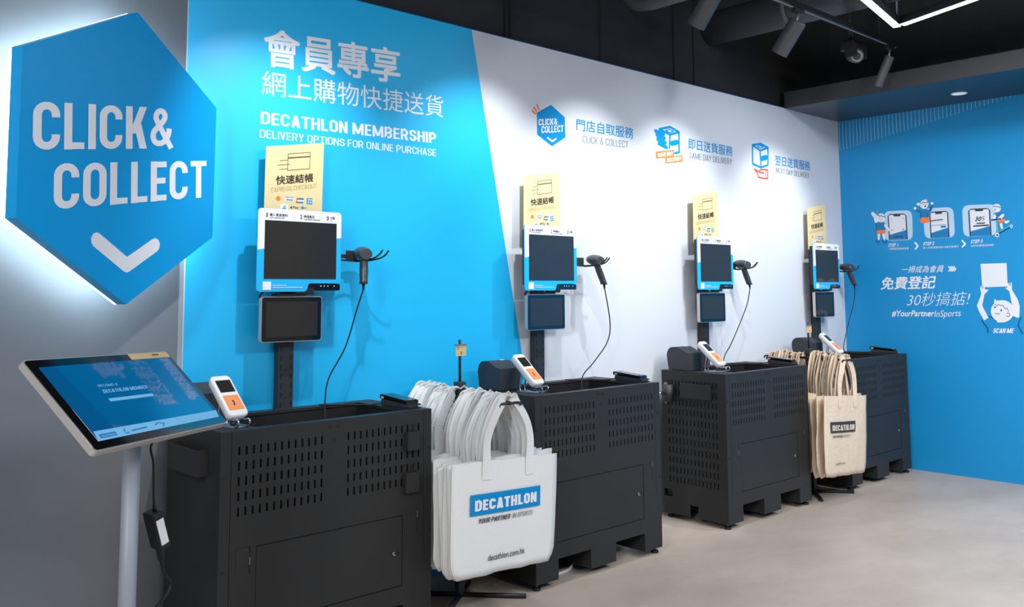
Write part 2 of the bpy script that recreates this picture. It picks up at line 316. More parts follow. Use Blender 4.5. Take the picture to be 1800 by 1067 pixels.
# ------------------------------------------------------------------ drawn outlines of the printed graphics, in metres on their surface
D = {'A1': [('T','會員專享',[(1.8531,2.4113),(2.601,2.4451),(1.8491,2.5891)],'white',0.022,0),('T','網上購物快捷送貨',[(1.8467,2.2795),(2.8764,2.3074),(1.8441,2.3928)],'white',0,0),('T','DECATHLON MEMBERSHIP',[(1.8439,2.1479),(2.8295,2.1652),(1.8425,2.2098)],'white',0.02,0),('T','DELIVERY OPTIONS FOR ONLINE PURCHASE',[(1.841,2.0863),(2.8297,2.0986),(1.8402,2.1245)],'white',0,0)],
 'A2': [('P',[(3.6785,2.4871),(3.794,2.4282),(3.7982,2.3071),(3.6842,2.2418),(3.5635,2.2971),(3.562,2.4253)],'blue',1),('S',[(3.5266,2.4299),(3.552,2.4177)],0.012,'orange',2,0),('S',[(3.5382,2.4531),(3.5607,2.4344)],0.012,'orange',2,0),('S',[(3.5653,2.4693),(3.5794,2.4452)],0.012,'orange',2,0),('T','CLICK&',[(3.5755,2.3502),(3.7318,2.3746),(3.5759,2.3897)],'white',0.02,0,2),('T','COLLECT',[(3.5979,2.3093),(3.7806,2.338),(3.5984,2.3499)],'white',0.02,0,2),('S',[(3.6482,2.287),(3.6846,2.2712),(3.7157,2.2883)],0.011,'white',3,0),('T','門店自取服務',[(3.894,2.3611),(4.4262,2.3666),(3.8952,2.4336)],'blue',0.008,0),('T','CLICK & COLLECT',[(3.9458,2.2913),(4.3737,2.3025),(3.9466,2.3369)],'grey',0,0),('S',[(4.6947,2.4644),(4.8118,2.4928),(4.9084,2.4692),(4.8099,2.4396)],0.016,'blue',2,1),('S',[(4.7628,2.4641),(4.8054,2.4752),(4.8476,2.4669),(4.8046,2.4522)],0.008,'blue',2,1),('S',[(4.8099,2.4396),(4.799,2.3483)],0.016,'blue',2,0),('S',[(4.9084,2.4692),(4.9052,2.3303),(4.8579,2.3195)],0.016,'blue',2,0),('S',[(4.8253,2.3823),(4.8841,2.3972)],0.035,'blue',2,0),('S',[(4.6531,2.4464),(4.7429,2.4366)],0.026,'blue',2,0),('S',[(4.6672,2.422),(4.7495,2.4087)],0.026,'blue',2,0),('S',[(4.6737,2.3943),(4.7581,2.3798)],0.026,'blue',2,0),('S',[(4.6878,2.3662),(4.7704,2.3489)],0.026,'blue',2,0),('P',[(4.6524,2.3094),(4.849,2.3415),(4.8472,2.2932),(4.6546,2.2625)],'orange',3),('P',[(4.7509,2.2801),(4.9421,2.3146),(4.9404,2.2683),(4.7514,2.2386)],'orange',3),('T','SAME DAY',[(4.6699,2.2746),(4.8321,2.3025),(4.6708,2.303)],'white',0.02,0,4),('T','DELIVERY',[(4.7689,2.2497),(4.9269,2.2779),(4.7698,2.2772)],'white',0.02,0,4),('T','即日送貨服務',[(5.0099,2.3643),(5.5421,2.3639),(5.0128,2.4396)],'blue',0.008,0),
        ('T','SAME DAY DELIVERY',[(5.0154,2.2999),(5.5323,2.3021),(5.0172,2.3454)],'grey',0,0),('S',[(5.8074,2.4768),(5.9218,2.4986),(6.0216,2.4793),(5.9116,2.4461)],0.016,'blue',2,1),('S',[(5.8074,2.4768),(5.8044,2.3338),(5.9165,2.3172),(5.9116,2.4461)],0.016,'blue',2,0),('S',[(6.0216,2.4793),(6.0138,2.345),(5.9165,2.3172)],0.016,'blue',2,0),('S',[(5.8744,2.4746),(5.9235,2.4852),(5.9598,2.4782),(5.9078,2.4646)],0.008,'blue',2,1),('S',[(5.935,2.3864),(5.9923,2.4014)],0.04,'blue',2,0),('S',[(5.8263,2.2984),(5.8674,2.262),(5.8759,2.2413),(5.9582,2.2359),(6.0051,2.2397),(6.009,2.3052),(5.9721,2.3073),(5.9033,2.2986),(5.8829,2.2807),(5.9507,2.2771)],0.012,'red',2,0),('S',[(5.8263,2.2984),(5.8829,2.2807)],0.012,'red',2,0),('S',[(5.9817,2.3028),(5.9781,2.2416)],0.008,'red',2,0),('T','翌日送貨服務',[(6.1145,2.3542),(6.6408,2.3535),(6.1191,2.4317)],'blue',0.008,0),('T','NEXT DAY DELIVERY',[(6.126,2.2949),(6.6198,2.2926),(6.1287,2.339)],'grey',0,0)],
 'B1': [('T','一掃成為會員',[(-0.485,1.5257),(-0.8068,1.5268),(-0.4948,1.5813)],'white',0,0.2),('S',[(-0.8512,1.5695),(-0.8647,1.552),(-0.8517,1.5351)],0.008,'white',2,0),('S',[(-0.8645,1.5691),(-0.8779,1.5517),(-0.865,1.5349)],0.008,'white',2,0),('S',[(-0.8777,1.5688),(-0.8911,1.5514),(-0.8782,1.5346)],0.008,'white',2,0),('S',[(-0.8909,1.5685),(-0.9043,1.5512),(-0.8914,1.5343)],0.008,'white',2,0),('T','免費登記',[(-0.3099,1.3937),(-0.741,1.401),(-0.3232,1.496)],'white',0.022,0.1),('T','30秒搞掂!',[(-0.5157,1.262),(-0.986,1.2764),(-0.5324,1.3668)],'white',-0.012,0.15),('T','#YourPartner',[(-0.3908,1.1764),(-0.7237,1.1823),(-0.3968,1.2288)],'white',0.022,0.15),('T','InSports',[(-0.7252,1.1663),(-0.9218,1.178),(-0.7305,1.2307)],'white',-0.004,0.15),('T','SCAN ME',[(-1.1448,1.0726),(-1.287,1.0759),(-1.1507,1.1078)],'white',0.02,0.15,4),('T','STEP 1',[(-0.3869,1.738),(-0.4708,1.7395),(-0.3906,1.7656)],'white',0.02,0.2),('T','一鍵登記成為新會員',[(-0.3846,1.714),(-0.5532,1.7125),(-0.3867,1.732)],'white',0,0),('T','STEP 2',[(-0.6655,1.7376),(-0.7505,1.7399),(-0.6691,1.7644)],'white',0.02,0.2),('T','輸入你的電郵地址以建立新帳戶',[(-0.6643,1.7107),(-0.932,1.7131),(-0.6663,1.7282)],'white',0,0),('T','STEP 3',[(-1.0211,1.739),(-1.1062,1.741),(-1.0246,1.7659)],'white',0.02,0.2),('T','30秒免費登記完成!',[(-1.0208,1.713),(-1.1842,1.7144),(-1.0228,1.7299)],'white',0,0),('S',[(-0.6062,1.7636),(-0.6261,1.738),(-0.6062,1.714)],0.012,'white',2,0),('S',[(-0.9618,1.7631),(-0.9822,1.7384),(-0.9606,1.7177)],0.012,'white',2,0)],
 'B2': [('P',[(-0.3649,1.9763),(-0.3671,1.9953),(-0.3733,2.01),(-0.3836,2.0203),(-0.3979,2.0262),(-0.4162,2.0278),(-0.5436,2.0242),(-0.5613,2.0216),(-0.575,2.015),(-0.5846,2.0043),(-0.5903,1.9895),(-0.5919,1.9707),(-0.5897,1.8385),(-0.5874,1.8198),(-0.5814,1.8054),(-0.5715,1.7951),(-0.5577,1.789),(-0.5401,1.7872),(-0.414,1.7885),(-0.3959,1.7908),(-0.3818,1.7973),(-0.3717,1.8079),(-0.3658,1.8228),(-0.3639,1.8418)],'pale',1),('P',[(-0.3968,1.7938),(-0.3954,1.9875),(-0.4136,2.0037),(-0.5281,2.0),(-0.5463,1.9829),(-0.5501,1.793)],'ink',2),('P',[(-0.4062,1.7937),(-0.4046,1.9872),(-0.4137,1.9953),(-0.5283,1.9917),(-0.5374,1.9831),(-0.5411,1.793)],'paper',3),('P',[(-0.4062,1.7937),(-0.4058,1.8357),(-0.5396,1.8673),(-0.5411,1.793)],'midblue',4),('P',[(-0.4411,1.9966),(-0.5013,1.9946),(-0.4971,1.9802),(-0.4458,1.9817)],'ink',5),('T','SCAN ME',[(-0.4299,1.8077),(-0.5151,1.8084),(-0.4317,1.8247)],'ink',0.02,0.1,5),('S',[(-0.4267,1.967),(-0.4262,1.9567)],0.003,'ink',5,0),('S',[(-0.5199,1.9673),(-0.5194,1.9561)],0.003,'ink',5,0),('S',[(-0.4229,1.8845),(-0.4223,1.87),(-0.4353,1.8694)],0.003,'ink',5,0),('S',[(-0.5212,1.8842),(-0.5206,1.8715),(-0.5078,1.8711)],0.003,'ink',5,0),('P',[(-0.6782,1.9767),(-0.6798,1.9957),(-0.6857,2.0104),(-0.6959,2.0208),(-0.7103,2.0269),(-0.7289,2.0286),(-0.8586,2.0263),(-0.8767,2.0239),(-0.8908,2.0175),(-0.9009,2.007),(-0.907,1.9924),(-0.9092,1.9738),(-0.9107,1.8429),(-0.9089,1.8244),(-0.9032,1.8101),(-0.8935,1.7997),(-0.8797,1.7935),(-0.8619,1.7913),(-0.7341,1.7903),(-0.7157,1.7922),(-0.7012,1.7984),(-0.6906,1.8089),(-0.6841,1.8235),(-0.6816,1.8425)],'pale',1),('P',[(-0.7273,1.7929),(-0.7273,1.9818),(-0.7444,1.9985),(-0.8513,1.9999),(-0.8681,1.9835),(-0.8706,1.7936)],'ink',2),
        ('P',[(-0.736,1.7929),(-0.7359,1.9819),(-0.7444,1.9903),(-0.8514,1.9916),(-0.8598,1.9834),(-0.8622,1.7935)],'paper',3),('P',[(-0.736,1.7929),(-0.736,1.8339),(-0.8612,1.8677),(-0.8622,1.7935)],'midblue',4),('P',[(-0.77,1.9927),(-0.8262,1.9934),(-0.8222,1.9789),(-0.7743,1.9783)],'ink',5),('P',[(-0.8096,1.8858),(-0.849,1.886),(-0.8482,1.8702),(-0.8088,1.8694)],'blue',5),('S',[(-0.7363,1.9285),(-0.8239,1.9331)],0.01,'midgrey',5,0),('S',[(-0.7345,1.8925),(-0.8531,1.8932)],0.003,'midgrey',5,0),('P',[(-0.9731,1.9796),(-0.9754,1.9988),(-0.982,2.0135),(-0.9929,2.0238),(-1.0081,2.0297),(-1.0275,2.0311),(-1.1622,2.0265),(-1.1809,2.0238),(-1.1953,2.0171),(-1.2054,2.0065),(-1.2113,1.9919),(-1.2129,1.9734),(-1.2099,1.8429),(-1.2074,1.8245),(-1.201,1.8102),(-1.1906,1.7999),(-1.1761,1.7938),(-1.1576,1.7917),(-1.0252,1.7913),(-1.0061,1.7934),(-0.9913,1.7997),(-0.9807,1.8103),(-0.9744,1.8251),(-0.9724,1.8443)],'pale',1),('P',[(-1.0176,1.7939),(-1.0161,1.9853),(-1.035,2.0017),(-1.1534,1.9995),(-1.1719,1.9826),(-1.1724,1.7936)],'ink',2),('P',[(-1.027,1.7939),(-1.0256,1.9852),(-1.0351,1.9933),(-1.1534,1.9912),(-1.1627,1.9828),(-1.1632,1.7936)],'paper',3),('P',[(-1.027,1.7939),(-1.0267,1.8312),(-1.163,1.8634),(-1.1632,1.7936)],'midblue',4),('P',[(-1.0634,1.9949),(-1.1257,1.9938),(-1.1211,1.9794),(-1.0681,1.9803)],'ink',5),('T','30',[(-1.0608,1.9053),(-1.1058,1.905),(-1.0657,1.9389)],'ink',0.03,0.15,5),('T','S',[(-1.1096,1.9086),(-1.1308,1.9083),(-1.1122,1.9407)],'ink',-0.01,0.15,5),('S',[(-1.0768,1.8875),(-1.1267,1.8884)],0.012,'midgrey',5,0),('S',[(-1.0508,1.8696),(-1.155,1.8709)],0.01,'ink',5,0)],
 'B3': [('S',[(-0.2738,2.0161),(-0.2926,1.9912),(-0.3,1.9514)],0.03,'paper',6,0),('P',[(-0.283,2.0181),(-0.2825,2.0154),(-0.2814,2.013),(-0.2796,2.0109),(-0.2773,2.0094),(-0.2746,2.0085),(-0.2718,2.0083),(-0.2691,2.0089),(-0.2665,2.0101),(-0.2643,2.0119),(-0.2627,2.0142),(-0.2618,2.0168),(-0.2615,2.0196),(-0.262,2.0223),(-0.2632,2.0247),(-0.265,2.0268),(-0.2673,2.0283),(-0.2699,2.0292),(-0.2727,2.0293),(-0.2755,2.0288),(-0.2781,2.0276),(-0.2802,2.0258),(-0.2818,2.0235),(-0.2828,2.0209)],'paper',6),('P',[(-0.3216,2.0286),(-0.3212,2.0262),(-0.3201,2.024),(-0.3185,2.0222),(-0.3164,2.0208),(-0.3141,2.02),(-0.3116,2.0199),(-0.3091,2.0204),(-0.3068,2.0215),(-0.3049,2.0231),(-0.3035,2.0252),(-0.3026,2.0275),(-0.3024,2.0299),(-0.3028,2.0324),(-0.3039,2.0346),(-0.3055,2.0364),(-0.3075,2.0378),(-0.3099,2.0386),(-0.3124,2.0387),(-0.3149,2.0382),(-0.3172,2.0371),(-0.3191,2.0355),(-0.3205,2.0334),(-0.3214,2.0311)],'teal',6),('P',[(-0.2994,1.9383),(-0.3305,1.9417),(-0.3569,1.9375),(-0.3724,1.9288),(-0.3796,1.9128),(-0.3711,1.8769),(-0.2999,1.8781)],'midblue',6),('S',[(-0.2994,1.9383),(-0.2999,1.8781)],0.004,'ink',7,0),('S',[(-0.3728,1.9132),(-0.3711,1.8769)],0.004,'ink',7,0),('S',[(-0.3743,1.9131),(-0.3892,1.8915),(-0.4016,1.8753)],0.022,'paper',7,0),('P',[(-0.2999,1.8765),(-0.3702,1.879),(-0.3704,1.8489),(-0.3407,1.8473),(-0.3347,1.8549),(-0.329,1.8468),(-0.3014,1.8503)],'orange',7),('P',[(-0.305,1.848),(-0.329,1.8468),(-0.3226,1.7987),(-0.3071,1.7978)],'paper',6),('P',[(-0.3423,1.8472),(-0.3672,1.848),(-0.3692,1.7981),(-0.3533,1.7973)],'paper',6),('S',[(-0.2932,1.7974),(-0.2957,1.7816),(-0.3126,1.7783),(-0.3237,1.7882)],0.005,'navy',7,0),('S',[(-0.3451,1.7925),(-0.3498,1.7782),(-0.3707,1.7732),(-0.3818,1.7856)],0.005,'navy',7,0),
        ('P',[(-0.3792,1.9742),(-0.3775,1.9649),(-0.3733,1.9563),(-0.3669,1.9492),(-0.3588,1.9439),(-0.3494,1.9408),(-0.3395,1.9401),(-0.3297,1.942),(-0.3206,1.9462),(-0.3129,1.9525),(-0.3071,1.9604),(-0.3037,1.9695),(-0.3028,1.979),(-0.3045,1.9884),(-0.3088,1.997),(-0.3152,2.0042),(-0.3234,2.0095),(-0.3328,2.0125),(-0.3428,2.0131),(-0.3526,2.0112),(-0.3616,2.0069),(-0.3692,2.0006),(-0.3749,1.9927),(-0.3783,1.9837)],'paper',7),('P',[(-0.3156,1.9908),(-0.3151,1.987),(-0.3139,1.9836),(-0.3121,1.9806),(-0.3097,1.9785),(-0.3071,1.9772),(-0.3043,1.9768),(-0.3016,1.9775),(-0.2991,1.9791),(-0.2969,1.9816),(-0.2954,1.9847),(-0.2945,1.9883),(-0.2943,1.9922),(-0.2948,1.9959),(-0.296,1.9994),(-0.2979,2.0023),(-0.3002,2.0045),(-0.3028,2.0058),(-0.3056,2.0061),(-0.3084,2.0054),(-0.3109,2.0038),(-0.313,2.0013),(-0.3145,1.9982),(-0.3154,1.9946)],'paper',7),('P',[(-0.3084,1.9614),(-0.3081,1.9587),(-0.3074,1.9562),(-0.3062,1.9541),(-0.3048,1.9525),(-0.3033,1.9516),(-0.3016,1.9513),(-0.2999,1.9518),(-0.2984,1.9529),(-0.2972,1.9547),(-0.2962,1.9569),(-0.2957,1.9594),(-0.2956,1.9622),(-0.296,1.9649),(-0.2967,1.9673),(-0.2978,1.9694),(-0.2992,1.971),(-0.3008,1.972),(-0.3025,1.9722),(-0.3041,1.9718),(-0.3056,1.9706),(-0.3069,1.9689),(-0.3078,1.9667),(-0.3084,1.9641)],'paper',7),('S',[(-0.3089,1.9954),(-0.3226,2.0024),(-0.3326,1.9886),(-0.3437,1.9984),(-0.3564,1.9845),(-0.3699,1.9914),(-0.3744,1.9729)],0.005,'navy',8,0),('P',[(-0.3293,1.9732),(-0.3287,1.9714),(-0.3273,1.9703),(-0.3257,1.9704),(-0.3244,1.9716),(-0.324,1.9735),(-0.3245,1.9753),(-0.3259,1.9764),(-0.3276,1.9763),(-0.3288,1.975)],'ink',8),
        ('P',[(-0.3495,1.9729),(-0.3489,1.9711),(-0.3475,1.9701),(-0.3459,1.9702),(-0.3446,1.9714),(-0.3442,1.9733),(-0.3448,1.9751),(-0.3462,1.9761),(-0.3478,1.976),(-0.3491,1.9748)],'ink',8),('S',[(-0.3286,1.9586),(-0.3367,1.9612)],0.004,'orange',8,0),('S',[(-0.6221,2.035),(-0.6338,2.0174),(-0.6653,1.995)],0.02,'midblue',6,0),('S',[(-0.7547,2.0591),(-0.7461,2.0322),(-0.73,2.0032)],0.02,'midblue',6,0),('S',[(-0.6291,2.0228),(-0.663,2.0002)],0.004,'navy',7,0),('S',[(-0.7568,2.0515),(-0.7301,2.0057)],0.004,'navy',7,0),('P',[(-0.6606,2.0029),(-0.689,2.0237),(-0.7281,2.0159),(-0.736,1.9551),(-0.6609,1.9563)],'midblue',6),('S',[(-0.6636,1.9926),(-0.6613,1.9422)],0.004,'navy',8,0),('S',[(-0.7123,1.9943),(-0.7104,1.9542)],0.003,'navy',8,0),('P',[(-0.651,1.957),(-0.7278,1.9581),(-0.7245,1.9207),(-0.6988,1.9172),(-0.6786,1.9093),(-0.6545,1.9249)],'orange',7),('P',[(-0.7232,2.058),(-0.7217,2.049),(-0.718,2.0407),(-0.7125,2.0338),(-0.7056,2.0287),(-0.6975,2.0258),(-0.689,2.0252),(-0.6807,2.027),(-0.6729,2.031),(-0.6664,2.0371),(-0.6615,2.0448),(-0.6587,2.0536),(-0.658,2.0628),(-0.6595,2.0719),(-0.6632,2.0802),(-0.6688,2.0871),(-0.6758,2.0922),(-0.6839,2.0951),(-0.6924,2.0957),(-0.7008,2.0938),(-0.7085,2.0897),(-0.7149,2.0835),(-0.7197,2.0759),(-0.7226,2.0671)],'paper',7),('P',[(-0.6611,2.0651),(-0.6605,2.062),(-0.6589,2.0592),(-0.6566,2.0569),(-0.6536,2.0552),(-0.6502,2.0542),(-0.6466,2.054),(-0.643,2.0547),(-0.6397,2.0562),(-0.6369,2.0583),(-0.6347,2.061),(-0.6335,2.064),(-0.6332,2.0672),(-0.6338,2.0703),(-0.6353,2.0732),(-0.6377,2.0755),(-0.6406,2.0772),(-0.6441,2.0782),(-0.6477,2.0783),(-0.6513,2.0776),(-0.6546,2.0762),(-0.6574,2.074),(-0.6595,2.0713),(-0.6608,2.0683)],'paper',7),
        ('P',[(-0.7276,2.0662),(-0.7272,2.0642),(-0.7265,2.0623),(-0.7253,2.0607),(-0.7238,2.0595),(-0.7221,2.0588),(-0.7203,2.0587),(-0.7185,2.0591),(-0.7169,2.06),(-0.7156,2.0614),(-0.7145,2.0632),(-0.7139,2.0651),(-0.7138,2.0672),(-0.7141,2.0693),(-0.7149,2.0712),(-0.7161,2.0728),(-0.7176,2.0739),(-0.7193,2.0746),(-0.7211,2.0748),(-0.7228,2.0744),(-0.7245,2.0734),(-0.7258,2.072),(-0.7268,2.0703),(-0.7274,2.0683)],'paper',7),('P',[(-0.6948,2.0939),(-0.7003,2.1051),(-0.7072,2.0955),(-0.7149,2.101),(-0.7143,2.0874)],'paper',7),('S',[(-0.6613,2.0687),(-0.6764,2.0726),(-0.6843,2.0811),(-0.6963,2.0736),(-0.7113,2.076),(-0.7184,2.0694)],0.005,'navy',8,0),('P',[(-0.6862,2.0592),(-0.6855,2.0575),(-0.684,2.0565),(-0.6822,2.0566),(-0.6807,2.0578),(-0.6803,2.0597),(-0.6809,2.0614),(-0.6824,2.0624),(-0.6843,2.0622),(-0.6857,2.061)],'ink',8),('P',[(-0.7086,2.0611),(-0.7079,2.0594),(-0.7064,2.0584),(-0.7046,2.0585),(-0.7031,2.0597),(-0.7027,2.0615),(-0.7033,2.0633),(-0.7048,2.0642),(-0.7067,2.0641),(-0.7081,2.0629)],'ink',8),('P',[(-0.6912,2.0487),(-0.7077,2.0526),(-0.7046,2.0402),(-0.6957,2.0398)],'navy',8),('P',[(-0.6306,2.0344),(-0.6301,2.0315),(-0.6289,2.0289),(-0.627,2.0267),(-0.6246,2.0251),(-0.6219,2.0242),(-0.6191,2.024),(-0.6162,2.0246),(-0.6136,2.0259),(-0.6114,2.0278),(-0.6098,2.0303),(-0.6088,2.033),(-0.6085,2.036),(-0.6091,2.0388),(-0.6103,2.0414),(-0.6121,2.0436),(-0.6145,2.0452),(-0.6172,2.0461),(-0.6201,2.0463),(-0.6229,2.0457),(-0.6256,2.0444),(-0.6278,2.0425),(-0.6294,2.0401),(-0.6304,2.0373)],'paper',7),
        ('P',[(-0.7632,2.0635),(-0.7627,2.0607),(-0.7615,2.0581),(-0.7597,2.056),(-0.7574,2.0544),(-0.7548,2.0535),(-0.752,2.0533),(-0.7492,2.0539),(-0.7467,2.0552),(-0.7445,2.0571),(-0.7429,2.0595),(-0.742,2.0623),(-0.7418,2.0651),(-0.7423,2.068),(-0.7435,2.0705),(-0.7453,2.0727),(-0.7476,2.0743),(-0.7502,2.0752),(-0.753,2.0753),(-0.7558,2.0747),(-0.7583,2.0735),(-0.7605,2.0715),(-0.7621,2.0691),(-0.763,2.0664)],'paper',7),('S',[(-1.2147,1.9079),(-1.2171,1.8103)],0.012,'teal',6,0),('S',[(-1.1814,1.9076),(-1.2414,1.9134)],0.011,'navy',8,0),('P',[(-1.2232,1.8172),(-1.2999,1.8626),(-1.3089,1.8536),(-1.2314,1.8063)],'teal',6),('S',[(-1.2271,1.8065),(-1.3102,1.8526)],0.008,'navy',7,0),('P',[(-1.2255,1.7933),(-1.2248,1.789),(-1.2231,1.7849),(-1.2206,1.7815),(-1.2175,1.7789),(-1.2139,1.7774),(-1.2101,1.777),(-1.2064,1.7778),(-1.2029,1.7796),(-1.2001,1.7825),(-1.1979,1.7861),(-1.1967,1.7903),(-1.1964,1.7948),(-1.1972,1.7992),(-1.1988,1.8032),(-1.2013,1.8066),(-1.2045,1.8092),(-1.2081,1.8107),(-1.2119,1.8111),(-1.2156,1.8103),(-1.219,1.8084),(-1.2219,1.8056),(-1.224,1.8019),(-1.2252,1.7978)],'paper',7),('P',[(-1.2193,1.7927),(-1.2189,1.7905),(-1.2181,1.7885),(-1.2169,1.7868),(-1.2154,1.7855),(-1.2137,1.7847),(-1.2118,1.7845),(-1.21,1.7849),(-1.2084,1.7858),(-1.207,1.7873),(-1.2059,1.7891),(-1.2053,1.7912),(-1.2052,1.7934),(-1.2056,1.7956),(-1.2064,1.7976),(-1.2076,1.7993),(-1.2091,1.8006),(-1.2109,1.8014),(-1.2127,1.8016),(-1.2145,1.8012),(-1.2162,1.8002),(-1.2175,1.7988),(-1.2186,1.797),(-1.2192,1.7949)],'navy',8),
        ('P',[(-1.321,1.8534),(-1.3205,1.8503),(-1.3194,1.8474),(-1.3178,1.8449),(-1.3157,1.8431),(-1.3134,1.842),(-1.3109,1.8417),(-1.3085,1.8423),(-1.3062,1.8436),(-1.3044,1.8457),(-1.303,1.8483),(-1.3022,1.8513),(-1.302,1.8545),(-1.3025,1.8576),(-1.3036,1.8605),(-1.3053,1.8629),(-1.3073,1.8648),(-1.3097,1.8658),(-1.3122,1.8661),(-1.3146,1.8656),(-1.3168,1.8642),(-1.3187,1.8622),(-1.3201,1.8595),(-1.3208,1.8566)],'paper',7),('P',[(-1.315,1.8547),(-1.3148,1.8532),(-1.3143,1.8519),(-1.3136,1.8508),(-1.3126,1.8499),(-1.3115,1.8494),(-1.3104,1.8493),(-1.3093,1.8495),(-1.3083,1.8502),(-1.3075,1.8511),(-1.3068,1.8523),(-1.3065,1.8537),(-1.3064,1.8552),(-1.3066,1.8566),(-1.3071,1.8579),(-1.3079,1.8591),(-1.3088,1.8599),(-1.3099,1.8604),(-1.311,1.8605),(-1.3121,1.8603),(-1.3131,1.8597),(-1.314,1.8587),(-1.3146,1.8575),(-1.315,1.8561)],'navy',8),('P',[(-1.2317,1.8784),(-1.2508,1.8829),(-1.2551,1.8391),(-1.2417,1.8351)],'paper',6),('P',[(-1.2612,1.8885),(-1.2755,1.8947),(-1.2996,1.8989),(-1.3012,1.8884),(-1.2787,1.8732)],'paper',6),('P',[(-1.1994,1.9542),(-1.2175,1.9625),(-1.2441,1.9654),(-1.261,1.9524),(-1.2658,1.9189),(-1.2675,1.9094),(-1.219,1.9053),(-1.2005,1.9326)],'midblue',6),('S',[(-1.2581,1.9384),(-1.2418,1.9205),(-1.2281,1.9118)],0.022,'paper',7,0),('S',[(-1.202,1.9373),(-1.2,1.9231),(-1.1928,1.9131)],0.02,'paper',7,0),('P',[(-1.2223,1.9017),(-1.2721,1.9138),(-1.2746,1.8938),(-1.2288,1.8823)],'orange',8),
        ('P',[(-1.2491,1.9922),(-1.2476,1.9842),(-1.2442,1.9768),(-1.2392,1.9707),(-1.2327,1.9661),(-1.2254,1.9635),(-1.2176,1.963),(-1.2098,1.9646),(-1.2028,1.9682),(-1.1968,1.9736),(-1.1923,1.9805),(-1.1897,1.9882),(-1.1891,1.9965),(-1.1906,2.0045),(-1.194,2.0119),(-1.1991,2.0181),(-1.2056,2.0226),(-1.213,2.0252),(-1.2208,2.0257),(-1.2285,2.024),(-1.2356,2.0204),(-1.2415,2.0149),(-1.2459,2.0081),(-1.2485,2.0003)],'paper',7),('P',[(-1.1757,2.0132),(-1.1936,2.0143),(-1.1952,2.0022),(-1.1774,2.0021)],'paper',7),('S',[(-1.1931,2.0048),(-1.2133,2.0081),(-1.2466,1.9962)],0.005,'navy',8,0),('P',[(-1.2461,1.9857),(-1.2458,1.984),(-1.2453,1.9825),(-1.2445,1.9811),(-1.2436,1.9801),(-1.2425,1.9796),(-1.2413,1.9794),(-1.2402,1.9797),(-1.2392,1.9805),(-1.2383,1.9816),(-1.2377,1.983),(-1.2374,1.9846),(-1.2373,1.9864),(-1.2375,1.9881),(-1.2381,1.9896),(-1.2388,1.991),(-1.2398,1.9919),(-1.2409,1.9925),(-1.242,1.9927),(-1.2432,1.9924),(-1.2442,1.9916),(-1.245,1.9905),(-1.2457,1.9891),(-1.246,1.9875)],'pale',8),('S',[(-1.2016,1.9803),(-1.212,1.9834)],0.005,'navy',8,0),('P',[(-1.2101,1.9892),(-1.2096,1.9879),(-1.2084,1.9871),(-1.2071,1.9872),(-1.206,1.9881),(-1.2056,1.9896),(-1.2061,1.9909),(-1.2073,1.9917),(-1.2087,1.9916),(-1.2097,1.9907)],'ink',8)],
 'B4': [('P',[(-1.084,1.5844),(-1.2643,1.5857),(-1.2634,1.4148),(-1.0875,1.4089)],'paper',3),('P',[(-1.0786,1.422),(-1.101,1.4207),(-1.108,1.3921),(-1.1331,1.392),(-1.1005,1.3565),(-1.0806,1.2733),(-1.1197,1.1851),(-1.0879,1.1638),(-1.0573,1.2256),(-1.0427,1.273),(-1.078,1.3565),(-1.072,1.4042)],'paper',4),('P',[(-1.2647,1.4381),(-1.292,1.4437),(-1.2917,1.3884),(-1.3233,1.3274),(-1.3366,1.2755),(-1.3293,1.189),(-1.3107,1.1898),(-1.2846,1.2026),(-1.2947,1.2404),(-1.284,1.2925),(-1.2724,1.3797),(-1.2439,1.405),(-1.262,1.4089)],'paper',4),('P',[(-1.297,1.2346),(-1.2954,1.2221),(-1.2919,1.2099),(-1.2866,1.1982),(-1.2797,1.1874),(-1.2712,1.1777),(-1.2615,1.1694),(-1.2506,1.1626),(-1.239,1.1575),(-1.2268,1.1543),(-1.2144,1.153),(-1.2021,1.1538),(-1.1901,1.1564),(-1.1788,1.1611),(-1.1685,1.1675),(-1.1594,1.1755),(-1.1517,1.1851),(-1.1457,1.1958),(-1.1414,1.2075),(-1.1391,1.2199),(-1.1388,1.2326),(-1.1405,1.2453),(-1.144,1.2578),(-1.1495,1.2696),(-1.1566,1.2805),(-1.1653,1.2903),(-1.1753,1.2986),(-1.1863,1.3053),(-1.1981,1.3102),(-1.2104,1.3133),(-1.2228,1.3143),(-1.2351,1.3134),(-1.247,1.3105),(-1.2581,1.3057),(-1.2683,1.2992),(-1.2772,1.291),(-1.2846,1.2815),(-1.2905,1.2709),(-1.2945,1.2593),(-1.2967,1.2471)],'paper',5),('P',[(-1.1772,1.1745),(-1.232,1.1784),(-1.2269,1.1521),(-1.176,1.151)],'paper',5),('P',[(-1.1645,1.2799),(-1.1665,1.3182),(-1.1755,1.3212),(-1.1813,1.3065),(-1.1902,1.3183),(-1.1977,1.3036),(-1.2241,1.2862)],'paper',5),('P',[(-1.1757,1.2624),(-1.175,1.2593),(-1.1732,1.2569),(-1.1707,1.2555),(-1.168,1.2554),(-1.1656,1.2568),(-1.164,1.2592),(-1.1636,1.2623),(-1.1643,1.2653),(-1.1662,1.2678),(-1.1687,1.2692),(-1.1714,1.2692),(-1.1737,1.2679),(-1.1753,1.2655)],'ink',6),
